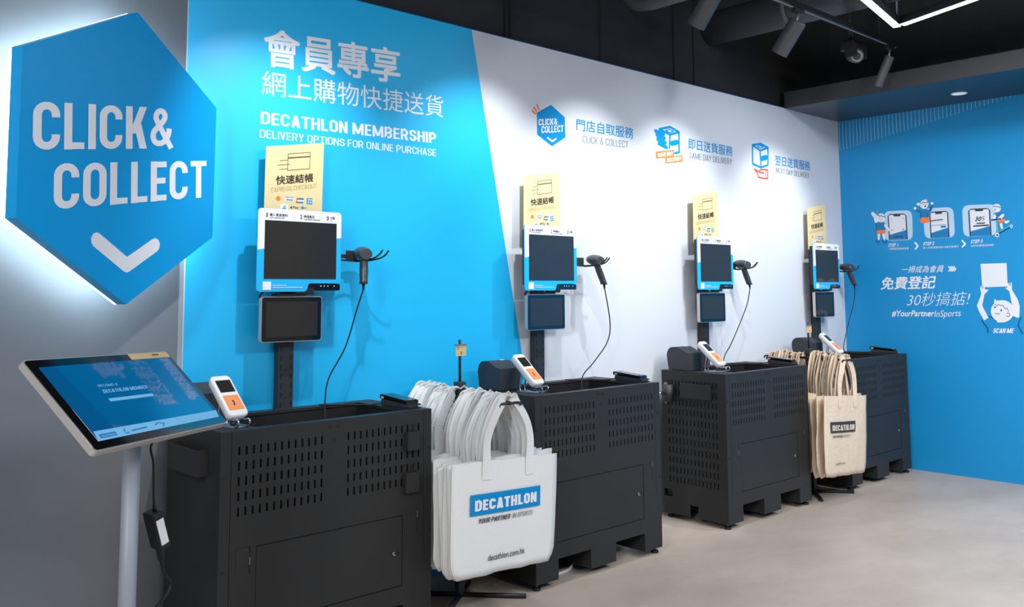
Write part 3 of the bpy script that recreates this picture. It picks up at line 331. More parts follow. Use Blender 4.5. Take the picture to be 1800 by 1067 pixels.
        ('P',[(-1.2168,1.2406),(-1.216,1.2375),(-1.2143,1.2351),(-1.2118,1.2337),(-1.2091,1.2337),(-1.2068,1.235),(-1.2052,1.2374),(-1.2048,1.2405),(-1.2055,1.2435),(-1.2073,1.246),(-1.2098,1.2474),(-1.2125,1.2474),(-1.2148,1.2461),(-1.2164,1.2436)],'ink',6),('S',[(-1.1667,1.2165),(-1.182,1.2132),(-1.1986,1.217)],0.004,'ink',6,0),('S',[(-1.2489,1.2191),(-1.2537,1.2216),(-1.2588,1.2215),(-1.2633,1.2189),(-1.2663,1.2142),(-1.2672,1.2084),(-1.2658,1.2024),(-1.2625,1.1975),(-1.2578,1.1946),(-1.2527,1.1941),(-1.248,1.1962),(-1.2447,1.2006)],0.004,'ink',6,0),('S',[(-1.1691,1.2829),(-1.1823,1.273),(-1.1938,1.2831),(-1.2125,1.2733),(-1.2236,1.2775),(-1.236,1.2542),(-1.2497,1.2573),(-1.2604,1.233)],0.004,'ink',6,0),('S',[(-1.0712,1.1665),(-1.0893,1.1373),(-1.1128,1.1054),(-1.1113,1.076)],0.006,'navy',6,0),('S',[(-1.3417,1.1921),(-1.3185,1.1369),(-1.3444,1.0744)],0.006,'navy',6,0),('S',[(-1.1201,1.194),(-1.145,1.1915),(-1.1737,1.1598)],0.004,'navy',4,0),('S',[(-1.2284,1.1609),(-1.2838,1.1881)],0.004,'navy',4,0),('S',[(-1.0812,1.419),(-1.0871,1.4011)],0.003,'ink',6,0),('S',[(-1.0915,1.4219),(-1.0944,1.4011)],0.003,'ink',6,0),('S',[(-1.2746,1.4409),(-1.2746,1.4205)],0.003,'ink',6,0),('S',[(-1.2838,1.4426),(-1.2843,1.4204)],0.003,'ink',6,0)],
 'DK': [('T','BECOME A',[(-0.1188,0.0377),(-0.0406,0.0365),(-0.1173,0.0464)],'lightblue',0,0),('T','DECATHLON MEMBER',[(-0.1176,0.0166),(0.0709,0.0141),(-0.1149,0.0293)],'lightblue',0.015,0),('P',[(-0.1189,-0.0018),(0.072,-0.0041),(0.0681,-0.0139),(-0.1194,-0.0118)],'lightblue',1),('P',[(-0.262,-0.0906),(0.293,-0.096),(0.2818,-0.1204),(-0.2703,-0.1198)],'lightblue',1),('P',[(-0.2541,-0.1018),(-0.1914,-0.1016),(-0.1913,-0.1135),(-0.2545,-0.114)],'midblue',2),('T','DECATHLON',[(-0.2484,-0.1112),(-0.198,-0.1108),(-0.2466,-0.1053)],'lightblue',0.02,0,3),('S',[(-0.1492,-0.0994),(-0.1585,-0.1044),(-0.1555,-0.1129),(-0.144,-0.1115)],0.003,'midblue',2,0),('S',[(-0.1293,-0.1089),(-0.0655,-0.1071)],0.004,'midblue',2,0),('S',[(-0.0256,-0.1064),(-0.0086,-0.1003),(0.0157,-0.1056),(0.0021,-0.1139)],0.003,'midblue',2,0)],
 'HX': [('T','CLICK&',[(-0.9267,1.8426),(-0.2618,1.9479),(-0.9333,2.0018)],'white',0.03,0),('T','COLLECT',[(-0.8339,1.6673),(-0.0524,1.7847),(-0.8396,1.8166)],'white',0.03,0),('S',[(-0.6416,1.5804),(-0.4925,1.4979),(-0.3475,1.577)],0.052,'white',1,0)],
 'SG': [('S',[(0.5116,2.0162),(0.6231,2.0347),(0.6213,1.9595),(0.5103,1.9419)],0.0028,'brown',1,1),('S',[(0.5112,1.9979),(0.622,2.0157)],0.006,'brown',1,0),('S',[(0.4714,1.9816),(0.5108,1.9882)],0.0025,'brown',1,0),('S',[(0.461,1.9605),(0.5214,1.9716)],0.0025,'brown',1,0),('S',[(0.4722,1.9432),(0.5109,1.9494)],0.0025,'brown',1,0),('T','快速結帳',[(0.4545,1.8721),(0.6398,1.9006),(0.4547,1.9122)],'darkbrown',0.02,0),('T','EXPRESS CHECKOUT',[(0.4326,1.8372),(0.6581,1.8749),(0.4328,1.8581)],'tan',-0.01,0),('P',[(0.4878,1.813),(0.4875,1.8105),(0.4864,1.8082),(0.4848,1.8062),(0.4825,1.8046),(0.48,1.8035),(0.4772,1.803),(0.4744,1.8031),(0.4718,1.8039),(0.4695,1.8052),(0.4678,1.807),(0.4666,1.8092),(0.4662,1.8115),(0.4665,1.814),(0.4676,1.8163),(0.4692,1.8183),(0.4714,1.8199),(0.474,1.821),(0.4768,1.8215),(0.4796,1.8214),(0.4822,1.8206),(0.4845,1.8193),(0.4862,1.8175),(0.4874,1.8153)],'yellow',1),('P',[(0.4783,1.8142),(0.478,1.8116),(0.4769,1.8092),(0.4751,1.807),(0.4727,1.8053),(0.47,1.8041),(0.4671,1.8036),(0.4641,1.8037),(0.4613,1.8045),(0.4589,1.8059),(0.4571,1.8079),(0.4559,1.8102),(0.4555,1.8127),(0.4558,1.8152),(0.4569,1.8177),(0.4586,1.8199),(0.461,1.8216),(0.4637,1.8228),(0.4666,1.8233),(0.4696,1.8232),(0.4724,1.8224),(0.4748,1.8209),(0.4767,1.819),(0.4778,1.8167)],'orange',2),('P',[(0.4995,1.8212),(0.544,1.8223),(0.5433,1.8029),(0.4992,1.8023)],'white',1),('P',[(0.5005,1.8225),(0.544,1.8235),(0.544,1.8207),(0.5005,1.8197)],'blue',2),('T','VISA',[(0.5076,1.8056),(0.5374,1.8063),(0.5081,1.8143)],'navy',0.02,0.15,2),('P',[(0.5589,1.8217),(0.577,1.8223),(0.5722,1.7994),(0.5545,1.7992)],'red',1),('P',[(0.57,1.8222),(0.5934,1.8225),(0.59,1.7996),(0.5652,1.7993)],'midblue',2),('S',[(0.5633,1.8089),(0.5877,1.8095)],0.008,'white',3,0),
        ('P',[(0.6085,1.8244),(0.6379,1.8248),(0.6366,1.7968),(0.6083,1.7966)],'blue',1),('T','AM',[(0.6129,1.813),(0.6342,1.8134),(0.6132,1.82)],'white',0.02,0,2),('T','EX',[(0.6132,1.801),(0.6344,1.8014),(0.6134,1.808)],'white',0.02,0,2),('P',[(0.4788,1.788),(0.5172,1.7882),(0.5166,1.767),(0.4786,1.7664)],'white',1),('S',[(0.4887,1.7676),(0.502,1.7832)],0.004,'blue',2,0),('S',[(0.4955,1.7695),(0.5063,1.7726)],0.004,'midblue',2,0),('P',[(0.5359,1.7766),(0.5354,1.7744),(0.5338,1.7727),(0.5316,1.772),(0.5293,1.7724),(0.5277,1.7739),(0.527,1.776),(0.5276,1.7782),(0.5292,1.7799),(0.5314,1.7807),(0.5336,1.7802),(0.5353,1.7787)],'darkbrown',1),('P',[(0.5352,1.7818),(0.5347,1.7807),(0.5335,1.7802),(0.5322,1.7805),(0.5317,1.7816),(0.5322,1.7827),(0.5334,1.7833),(0.5346,1.7829)],'darkbrown',1),('T','Pay',[(0.5406,1.7684),(0.5693,1.7701),(0.5403,1.7834)],'darkbrown',0.0,0),('S',[(0.5806,1.7786),(0.597,1.7786)],0.005,'blue',1,0),('S',[(0.5875,1.7853),(0.5891,1.7728)],0.005,'blue',1,0),('S',[(0.5995,1.7788),(0.6093,1.7793)],0.004,'tan',1,0)]}

# ------------------------------------------------------------------ the room
XB, ZT = 7.1333, 2.8203
GD = Vector((.8665, .4992, 0)); GN = Vector((.4992, -.8665, 0)); GC = Vector((1.5, 0, 0))     # angled grey wall
m = MB(); m.box(-6, XB+.1, -9, .3, -.08, 0, 'concrete'); struct(m.build('floor'), 'pale grey polished concrete floor')
m = MB(); m.box(-6, XB+.1, -9, .3, 3.8, 3.9, 'ceilblack'); struct(m.build('ceiling'), 'black painted ceiling slab')
# long back wall with the mural
m = MB(); m.box(1.5, XB, 0, .05, 0, ZT, 'whitewall'); wall_back = struct(m.build('wall_back'), 'long back wall, blue at left and white at right')
fA = lambda a, b, h: (a, -h, b)
F = Flat(fA); F.poly([(1.522, .0), (3.649, 0), (3.071, ZT), (1.502, ZT), (1.504, 2.25), (1.522, 1.6)], 'bluefilm', 1); F.build('blue_panel', wall_back, fix=False)
Flat(fA).data(D['A1']).build('headline_lettering', wall_back, fix=False)
Flat(fA).data(D['A2']).build('service_graphics', wall_back, fix=False)
m = MB(); m.box(1.5, XB, -.002, .05, ZT, ZT+.005, 'navy'); struct(m.build('trim_1', None), 'thin blue edge along the top of the mural')
# black wall above and behind it, with panel joints
m = MB(); m.box(-1.0, XB+.1, .05, .12, 0, 3.8, 'ceilwall')
for x in (3.36, 3.40, 4.17, 4.93, 5.16): m.box(x-.006, x+.006, .04, .05, ZT+.006, 3.8, 'ceilblack')
struct(m.build('wall_upper'), 'black panelled wall above the mural')
# end wall
m = MB(); m.box(XB, XB+.06, -9, .05, ZT+.126, 3.8, 'ceilwall'); struct(m.build('wall_end_upper'), 'black wall above the bulkhead')
m = MB(); m.box(XB, XB+.06, -9, .05, 0, ZT+.125, 'bluewall'); wall_right = struct(m.build('wall_right'), 'blue end wall with membership graphics')
fB = lambda a, b, h: (XB-h, a, b)
F = Flat(fB); 
for i in range(46):
    y = -.012-i*.0305; l = .25*(1-(i/46.0))**1.05+.004
    F.stroke([(y, ZT-.004), (y, ZT-l)], .0034, 'pale', 1)
F.build('stripe_graphics', wall_right, fix=False)
Flat(fB).data(D['B1']).build('step_lettering', wall_right, fix=False)
Flat(fB).data(D['B2']).build('phone_graphics', wall_right, fix=False)
Flat(fB).data(D['B3']).build('children_graphics', wall_right, fix=False)
Flat(fB).data(D['B4']).build('card_holder_graphic', wall_right, fix=False)
# dropped bulkhead
m = MB(); m.box(6.28, XB, -6, 0, ZT, ZT+.125, 'bulkface'); bulk = struct(m.build('ceiling_bulkhead'), 'dark dropped bulkhead along the end wall')
m = MB(); m.box(6.281, XB-.001, -6, -.001, ZT-.002, ZT-.0001, 'soffit'); m.build('underside', bulk)
# grey angled wall
def gw(s, off, z): return tuple(GC + GD*s + GN*off + Vector((0, 0, z)))
m = MB(); m.hexa([gw(-5, 0, 0), gw(0, 0, 0), gw(0.05, -.1, 0), gw(-5, -.1, 0), gw(-5, 0, 3.8), gw(0, 0, 3.8), gw(0.05, -.1, 3.8), gw(-5, -.1, 3.8)], 'greywall')
struct(m.build('wall_left'), 'plain grey wall behind the hexagon sign')
m = MB(); m.hexa([(1.496, -.004, 0), (1.521, -.004, 0), (1.521, 0, 0), (1.496, 0, 0), (1.496, -.004, 1.95), (1.5135, -.004, 1.95), (1.5135, 0, 1.95), (1.496, 0, 1.95)], 'strip'); struct(m.build('trim_2'), 'pale corner strip between grey wall and blue mural')

# ------------------------------------------------------------------ ceiling services
m = MB(); m.cyl((5.37, -5, 3.285), (5.37, .04, 3.285), .12, 'duct', 28)
for y in (-.6, -1.8, -3.0): m.cyl((5.37, y-.02, 3.285), (5.37, y+.02, 3.285), .126, 'duct', 28)
tag(m.build('air_duct'), 'wide round grey air duct running under the black ceiling', 'duct')
m = MB(); m.tube(spline([(4.36, -3.2, 3.19), (4.35, -.6, 3.19), (4.34, -.22, 3.19), (4.335, -.09, 3.235), (4.335, -.04, 3.36), (4.335, -.04, 3.78)], 6), .045, 'duct', 14)
tag(m.build('ceiling_pipe'), 'thin black pipe with an elbow under the ceiling', 'pipe')
TY, TZ = -.957, 3.10
tr = thing('lighting_track', 'black lighting track running along the mural wall', 'track', (2.0, TY, TZ))
m = MB(); m.box(-3.2, 4.15, -.018, .018, -.018, .018, 'black'); m.box(-3.2, 4.15, -.004, .004, -.0195, -.018, 'greymetal'); m.build('rail', tr)
for x in (-2, -.6, .9, 2.3, 3.9):
    m = MB(); m.cyl((x, 0, .018), (x, 0, .70), .006, 'black', 8); m.build('hanger_rod', tr)
def spot(x, r, l, label, aim=(0, .62, -.78)):
    t = thing('track_spotlight', label, 'spotlight', (x, TY, TZ-.018), 0, 'spotlights on the track')
    m = MB(); m.box(-.05, .05, -.016, .016, -.03, 0, 'black', .003); m.build('adapter', t)
    d = Vector(aim).normalized(); p0 = Vector((0, .0, -.075))
    m = MB(); m.cyl((0, 0, -.03), p0+d*.03, .008, 'steel', 10); m.build('stem', t)
    m = MB(); n = 24; a = d.cross(Vector((1, 0, 0))).normalized(); b = a.cross(d)
    def ring(p, rad): return [p + (a*math.cos(2*PI*k/n)+b*math.sin(2*PI*k/n))*rad for k in range(n)]
    e = p0 + d*l
    m.loft([ring(p0, r*.9), ring(p0+d*.006, r), ring(e, r), ring(e, r*.86), ring(e-d*.03, r*.80)], 'lampbody', cap=True, smooth=False); m.build('lamp_housing', t)
    m = MB(); m.loft([ring(e-d*.028, r*.7), ring(e-d*.026, r*.7)], 'lampglow', smooth=False); m.build('lens', t)
    L = bpy.data.lights.new('spot_beam', 'SPOT'); L.energy = SPOT_POWER; L.spot_size = math.radians(80); L.spot_blend = .9; L.shadow_soft_size = r*.42; L.color = (.95, .975, 1.0)
    o = bpy.data.objects.new('spot_beam', L); C.objects.link(o); o.parent = t; o.location = e+d*.004
    dd = Vector((0, .56, -.83)); o.rotation_euler = dd.to_track_quat('-Z', 'Y').to_euler()
    return t
spot(4.83, .052, .22, 'black cylinder spotlight in the middle of the track, under the duct')
spot(6.05, .031, .22, 'slim black spotlight at the right end of the track', (0, .45, -.89))
spot(3.98, .052, .22, 'black cylinder spotlight cut by the top edge of the picture')
for x in (3.12, 1.92): spot(x, .052, .22, 'black cylinder spotlight further left along the track')
# hanging projector
t = thing('gobo_projector', 'black projector lamp with round lens hanging between the spotlights', 'projector', (5.79, -.83, 3.02))
m = MB(); m.cyl((0, .02, .06), (0, .02, .78), .016, 'black', 12); m.build('stem', t)
m = MB(); m.box(-.07, .07, -.03, .07, .0, .07, 'black', .006); m.box(-.075, -.06, -.05, .03, -.05, .03, 'black'); m.box(.06, .075, -.05, .03, -.05, .03, 'black'); m.build('bracket', t)
pd = Vector((-.72, -.62, -.32)).normalized()
m = MB(); m.cyl(-pd*.05+Vector((0, 0, -.03)), pd*.05+Vector((0, 0, -.03)), .048, 'softblack', 24); m.build('barrel', t)
m = MB(); m.cyl(pd*.045+Vector((0, 0, -.03)), pd*.056+Vector((0, 0, -.03)), .036, 'steel', 24); m.cyl(pd*.056+Vector((0, 0, -.03)), pd*.058+Vector((0, 0, -.03)), .028, 'glass', 20); m.build('lens', t)
# LED light lines
t = thing('linear_light', 'bright white LED light bars meeting in a sharp corner', 'light', (5.705, -1.165, 3.10))
ua = Vector((-.985, -.174, 0)); ub = Vector((-.346, -.938, 0)); LN = 1.7
def bar(p, q, nm):
    p = Vector(p); q = Vector(q); dd = (q-p).normalized(); s_ = Vector((-dd.y, dd.x, 0))*.026
    m = MB(); m.hexa([p-s_, q-s_, q+s_, p+s_]+[v+Vector((0, 0, .05)) for v in (p-s_, q-s_, q+s_, p+s_)], 'black'); o = m.build(nm, t)
    z = Vector((0, 0, -.004)); s_ = s_*.84; m = MB(); m.hexa([v+z for v in (p-s_, q-s_, q+s_, p+s_)]+[p-s_, q-s_, q+s_, p+s_], 'led'); m.build('diffuser', o)
bar((0, 0, 0), ua*LN, 'light_bar'); bar(ub*.045, ub*LN, 'light_bar'); bar(ua*LN, ub*LN, 'light_bar')
m = MB(); m.cyl((-.01, -.01, .05), (-.01, -.01, .70), .007, 'steel', 8); m.build('hanger_rod', t)
# downlight in the bulkhead
t = thing('downlight', 'small round white downlight set in the bulkhead', 'light', (6.752, -1.137, ZT-.0022))
m = MB(); m.cyl((0, 0, -.004), (0, 0, .0), .055, 'white', 28); m.build('trim_ring', t)
m = MB(); m.cyl((0, 0, -.006), (0, 0, -.004), .045, 'dimlamp', 28); m.build('diffuser', t)

# ------------------------------------------------------------------ hexagon sign
hexs = [(-.9813, 2.167), (-.4805, 2.424), (.0, 2.162), (-.004, 1.6247), (-.487, 1.3596), (-.9766, 1.630)]
cx = sum(p[0] for p in hexs)/6; cz = sum(p[1] for p in hexs)/6
sg = thing('hexagon_sign', 'large glowing blue hexagon sign on the grey wall', 'sign', tuple(GC+GD*cx+Vector((0, 0, cz))))
def fS(a, b, h): v = GD*(a-cx) + GN*h; return (v.x, v.y, b-cz)
def hx(k): return [(cx+(a-cx)*k, cz+(b-cz)*k) for a, b in hexs]
m = MB(); m.prism(hexs, fS, .112, .155, 'signblue'); m.build('sign_face', sg)
m = MB(); m.prism(hx(1.0), fS, .101, .1118, 'signled'); m.build('light_strip', sg)
m = MB(); m.prism(hx(.55), fS, .0, .1005, 'softblack'); m.build('wall_mount', sg)
Flat(lambda a, b, h: fS(a, b, .1552+h)).data(D['HX'][:1]).build('lettering', sg, fix=False)
Flat(lambda a, b, h: fS(a, b, .1552+h)).data(D['HX'][1:2]).build('lettering', sg, fix=False)
Flat(lambda a, b, h: fS(a, b, .1552+h)).data(D['HX'][2:]).build('chevron', sg, fix=False)

# ------------------------------------------------------------------ black perforated cabinets
CX = (1.4408, 3.0004, 4.5704, 6.0728); W, DEP, HC, YF = .944, .473, .90, -.548
def grid_panel(holes, fn, a0, a1, b0, b1, m, mb):
    xs = sorted({a0, a1, *[h[0] for h in holes], *[h[1] for h in holes]}); zs = sorted({b0, b1, *[h[2] for h in holes], *[h[3] for h in holes]})
    vd = {}; k = mb.mi(m)
    def V(i, j):
        if (i, j) not in vd: vd[i, j] = mb.bm.verts.new(fn(xs[i], zs[j]))
        return vd[i, j]
    for i in range(len(xs)-1):
        xm = (xs[i]+xs[i+1])/2; hh = [h for h in holes if h[0] < xm < h[1]]
        for j in range(len(zs)-1):
            zm = (zs[j]+zs[j+1])/2
            if any(h[2] < zm < h[3] for h in hh): continue
            f = mb.bm.faces.new((V(i, j), V(i+1, j), V(i+1, j+1), V(i, j+1))); f.material_index = k
def slots(a0, a1, n, z0, pitch, rows, sh, sw=.0075):
    st = (a1-a0-sw)/(n-1)
    return [(round(a0+i*st, 5), round(a0+i*st+sw, 5), round(z0-r*pitch-sh, 5), round(z0-r*pitch, 5)) for i in range(n) for r in range(rows)]
def dot(mb, x, z, r, m='rubber'): mb.cyl((x, -.0012, z), (x, .003, z), r, m, 10)
def cabinet(x, label, side_slots=True, back=True):
    t = thing('checkout_cabinet', label, 'cabinet', (x, YF, 0), 0, 'black perforated steel cabinets')
    P = 'blackpaint'
    op = [(.150, .380, .03, .124), (.568, .800, .03, .124)]
    door = (.1445, .7975, .199, .481)
    holes = slots(.068, .416, 13, .843, .0538, 5, .031)+slots(.528, .880, 13, .845, .0538, 5, .031)+op+[door]
    holes += [(.0405, .0425, .132, .896), (.902, .904, .30, .896)]
    holes += [(.066, .0672, .39, .484), (.0672, .1195, .4828, .484), (.1195, .122, .39, .484), (.815, .8162, .42, .478), (.8162, .869, .4768, .478), (.869, .8715, .39, .478)]
    m = MB(); grid_panel(holes, lambda a, b: (a, 0, b), 0, W, .03, HC, P, m)
    for (a, z) in ((.448, .877), (.483, .876), (.466, .828), (.012, .741), (.018, .411), (.930, .741), (.932, .40)): dot(m, a, z, .0045)
    m.build('front_panel', t, solid=.0025, fix=False)
    m = MB()
    so = [(.215, .275, .03, .10), (.405, .468, .13, .172)]
    hs = (slots(.064, .424, 14, .842, .0585, 11, .036, .007) if side_slots else []) + so
    grid_panel(hs, lambda a, b: (0, a, b), .0026, DEP, .03, HC, P, m)
    for z in (.741, .41): m.cyl((-.0012, .018, z), (.002, .018, z), .0045, 'rubber', 10)
    m.build('side_panel', t, solid=-.0025, fix=False)
    m = MB(); grid_panel(hs, lambda a, b: (W, a, b), .0026, DEP, .03, HC, P, m); m.build('side_panel', t, solid=.0025, fix=False)
    m = MB(); m.box(.003, W-.003, DEP-.003, DEP, .03, HC, P); m.build('back_panel', t)
    # dark block added for the unlit inside, so that the slots read black, and the sunk basket
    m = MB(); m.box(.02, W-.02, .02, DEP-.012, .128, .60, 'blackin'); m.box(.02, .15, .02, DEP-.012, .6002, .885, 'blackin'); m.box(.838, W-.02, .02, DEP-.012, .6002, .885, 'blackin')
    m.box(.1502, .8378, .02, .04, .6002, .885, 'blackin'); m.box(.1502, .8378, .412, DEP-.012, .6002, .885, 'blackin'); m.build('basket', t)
    m = MB(); x0, x1, y0, y1 = .150, .838, .042, .410
    xs = [0, .004, x0, .41, .52, x1, W-.004, W]
    grid_panel([(x0, x1, y0, y1)], lambda a, b: (a, b, HC+.0003), .0027, W-.0027, .0027, DEP, P, m)
    m.build('top_rim', t, solid=.012, fix=False)
    d = MB(); d.box(door[0]+.002, door[1]-.002, .001, .014, door[2]+.002, door[3]-.003, P, .0012, 1); dd = d.build('door', t)
    k = MB(); k.cyl((.753, .002, .334), (.753, -.006, .334), .008, 'steel', 14); k.box(.753, .775, -.008, -.004, .333, .339, 'rubber'); k.build('lock', dd)
    for sx, ex in ((.1195, .40), (.8695, .44)):
        k = MB(); k.box(sx, sx+.003, -.0015, .004, ex+.02, ex+.045, 'steel'); k.build('latch', t)
    for (a, b) in ((.03, .03), (W-.03, .03), (.03, DEP-.03), (W-.03, DEP-.03), (.475, .03)):
        if a == .475: continue
        k = MB(); k.cyl((a, b, 0), (a, b, .012), .021, 'rubber', 16); k.cyl((a, b, .012), (a, b, .034), .008, 'steel', 10); k.build('foot', t)
    m = MB()    # leg boxes between the front openings
    for a, b in ((.003, .149), (.381, .567), (.801, W-.003)):
        m.box(a, b, .03, .034, .03, .127, P)
    for a in (.149, .381, .567, .801): m.box(a-.0012, a+.0012, .003, DEP-.004, .0302, .127, P)
    m.build('leg', t)
    return t
cabs = [cabinet(CX[0], 'nearest black cabinet, next to the tilted touch display', False),
        cabinet(CX[1], 'black cabinet right of the white bags, second from the left'),
        cabinet(CX[2], 'black cabinet left of the canvas bags, third from the left'),
        cabinet(CX[3], 'farthest black cabinet, beside the blue end wall')]
# extra fittings on single cabinets
def pocket(par, y0, y1, z0, z1, px=.045):
    m = MB(); m.box(-px, -px+.004, y0, y1, z0, z1, 'blackpaint', .001, 1); m.box(-px+.004, -.001, y0, y0+.003, z0, z1, 'blackpaint'); m.box(-px+.004, -.001, y1-.003, y1, z0, z1, 'blackpaint'); m.box(-px+.004, -.001, y0+.003, y1-.003, z0, z0+.003, 'blackpaint')
    m.build('side_pocket', par)
pocket(cabs[0], .10, .36, .735, .83); pocket(cabs[2], .10, .31, .742, .832, .035)
for (a0, a1, z0, z1) in ((.803, .862, .741, .817), (.795, .861, .571, .651)):
    m = MB(); m.box(a0, a1, -.026, -.023, z0, z1, 'blackpaint'); m.box(a0, a0+.003, -.023, -.001, z0, z1, 'blackpaint'); m.box(a1-.003, a1, -.023, -.001, z0, z1, 'blackpaint'); m.box(a0+.003, a1-.003, -.023, -.001, z0, z0+.003, 'blackpaint')
    m.box(a1-.02, a1-.016, -.003, -.001, z1, z1+.03, 'blackpaint'); m.build('hook_box', cabs[0])
m = MB(); m.cyl((-.04, .395, .712), (-.04, .395, .815), .032, 'softblack', 20); m.box(-.02, -.001, .42, .44, .70, .825, 'steel'); m.cyl((-.06, .425, .765), (-.09, .425, .765), .007, 'chrome', 10); m.cyl((-.072, .40, .765), (-.084, .40, .765), .012, 'rubber', 12); m.build('lock_holder', cabs[2])

# ------------------------------------------------------------------ checkout stands: pole, monitor, second screen, sign card
def stand(x, label):
    t = thing('checkout_stand', label, 'checkout stand', (x, 0, 0), 0, 'self checkout stands on the mural wall')
    px0, px1 = .487, .560
    m = MB(); m.box(px0, px1, -.05, -.008, .01, 1.72, 'softblack', .002, 1)
    for i in range(26):
        z = .70+i*.04
        for a in (px0+.012, px1-.012): m.box(a-.003, a+.003, -.0508, -.049, z, z+.024, 'rubber')
        if i % 3 == 0: m.cyl((.5235, -.0508, z), (.5235, -.049, z), .004, 'rubber', 8)
    m.build('pole', t)
    m = MB(); m.box(px0-.03, px1+.03, -.07, -.004, 0, .012, 'softblack'); m.build('base_plate', t)
    # sign card on the upper pole
    m = MB(); cp = [(.4042, 2.0393), (.6936, 2.0862), (.6874, 1.745), (.4004, 1.712)]
    m.prism(cp, lambda a, b, h: (a, -h, b), .052, .0545, 'cream'); cdo = m.build('sign_card', t)
    Flat(lambda a, b, h: (a, -.0546-h, b)).data(D['SG']).build('print', cdo, fix=False)
    # main monitor
    u0_, w0 = .335, 1.402
    def fm(u, v, h): return (u0_+u, -.130-h, w0+v)
    m = MB(); m.box(u0_+.02, u0_+.395, -.125, -.085, w0+.03, w0+.335, 'softblack', .008, 2); mon = m.build('monitor', t)
    m = MB(); m.box(.46, .585, -.086, -.049, 1.50, 1.64, 'black', .004, 1); m.build('mount', t)
    out = []
    r = .016
    out += [(0, r)] + [(r-r*math.cos(PI/2*i/4), r-r*math.sin(PI/2*i/4)) for i in range(1, 5)]
    out += [(.226, 0), (.236, .004), (.241, .014), (.246, .030), (.252, .036), (.400, .036), (.408, .042), (.41, .052)]
    out += [(.41-r+r*math.cos(PI/2*i/4), .357-r+r*math.sin(PI/2*i/4)) for i in range(0, 5)]
    out += [(r-r*math.sin(PI/2*i/4), .357-r+r*math.cos(PI/2*i/4)) for i in range(0, 5)]
    m = MB(); m.prism(out, fm, -.006, .0, 'bluefilm'); fas = m.build('fascia', mon)
    f = Flat(lambda a, b, h: fm(a, b, h+.0002))
    wp = [(0.0005, .178), (.4095, .242)] + [(.4095-r+r*math.cos(PI/2*i/4), .3565-r+r*math.sin(PI/2*i/4)) for i in range(0, 5)] + [(.0005+r-r*math.sin(PI/2*i/4), .3565-r+r*math.cos(PI/2*i/4)) for i in range(0, 5)]
    f.poly(wp, 'white', 1)
    def tx(s, a0, a1, b0, b1, col, bold=0): f.text(s, (a0, b0), (a1, b0), (a0, b1), col, bold)
    tx('1', .038, .044, .3185, .3375, 'navy', .02); tx('輸入會員資料', .054, .139, .3235, .3370, 'ink', .015); tx('ENTER MEMBER INFO', .054, .126, .3145, .3205, 'ink', .01)
    tx('2', .199, .211, .3185, .3375, 'navy', .02); tx('掃描產品', .217, .270, .3235, .3370, 'ink', .015); tx('SCAN PRODUCT BARCODES', .217, .300, .3145, .3205, 'ink', .01)
    tx('3', .331, .344, .3185, .3375, 'navy', .02); tx('付款', .351, .376, .3235, .3370, 'ink', .015); tx('PAY', .351, .361, .3145, .3205, 'ink', .01)
    for a in (.160, .168, .176, .297, .305, .313): f.rect(a, a+.003, .3265, .3285, 'ink', 2)
    f.rect(.027, .066, .008, .043, 'white', 2)
    for a0, a1, b in ((.074, .136, .027), (.074, .214, .018)):
        a = a0
        while a < a1: f.rect(a, a+.0045, b-.0025, b+.0025, 'pale', 2); a += .006
    f.build('fascia_print', mon, fix=False)
    m = MB(); m.prism([(.032, .055), (.385, .055), (.385, .306), (.032, .306)], fm, -.001, .0016, 'glass'); m.build('screen', mon)
    m = MB(); m.prism(rrect(.245, .408, .004, .034, .006), fm, -.014, -.003, 'bezel')
    for a in (.310, .327, .346, .378): m.cyl(fm(a, .024, -.004), fm(a, .024, -.0022), .0026, 'white', 8)
    m.build('button_bar', mon)
    m = MB(); m.box(u0_+.19, u0_+.28, -.128, -.09, w0-.012, w0+.02, 'black', .004, 1); m.build('camera_block', mon)
    # second, smaller screen below
    def ft(u, v, h): return (.366+u, -.118-h, 1.186+v)
    m = MB(); m.prism(rrect(0, .292, 0, .195, .012), ft, -.024, -.002, 'silver'); tab = m.build('tablet', t)
    m = MB(); m.prism(rrect(.003, .289, .003, .192, .010), ft, -.0025, .0, 'bezel'); m.build('bezel', tab)
    m = MB(); m.prism([(.022, .022), (.270, .022), (.270, .173), (.022, .173)], ft, -.001, .0006, 'glass'); m.build('screen', tab)
    m = MB(); m.box(.45, .60, -.094, -.049, 1.23, 1.34, 'black', .004, 1); m.box(.44, .58, -.12, -.06, 1.383, 1.393, 'black', .002, 1)
    m.tube(spline([(.385, -.10, 1.405), (.37, -.095, 1.385), (.38, -.09, 1.375), (.42, -.08, 1.37)], 5), .005, 'rubber', 8); m.build('tablet_mount', t)
    # scanner holder at the right of the monitor
    m = MB(); m.box(.815, .876, -.064, -.058, 1.548, 1.592, 'softblack', .001, 1)
    m.box(.53, .83, -.058, -.050, 1.556, 1.574, 'softblack', .001, 1)
    m.tube([(.752, -.10, 1.546), (.80, -.09, 1.545), (.853, -.095, 1.541), (.875, -.10, 1.542)], .004, 'rubber', 8)
    m.tube(spline([(.845, -.062, 1.548), (.85, -.10, 1.544), (.88, -.175, 1.550), (.905, -.20, 1.570), (.918, -.21, 1.592)], 5), .0042, 'rubber', 8)
    m.tube(spline([(.872, -.062, 1.548), (.885, -.10, 1.543), (.93, -.15, 1.552), (.957, -.17, 1.568), (.972, -.18, 1.592)], 5), .0042, 'rubber', 8)
    m.build('scanner_holder', t)
    return t
s0 = stand(CX[0], 'checkout stand behind the nearest cabinet, against the blue wall')
for x, l in ((CX[1], 'checkout stand just right of the slanted blue mural edge'), (CX[2], 'checkout stand behind the third cabinet, on plain white wall'), (CX[3], 'farthest checkout stand, beside the corner of the blue end wall')):
    dup(s0, (x, 0, 0), None, l)

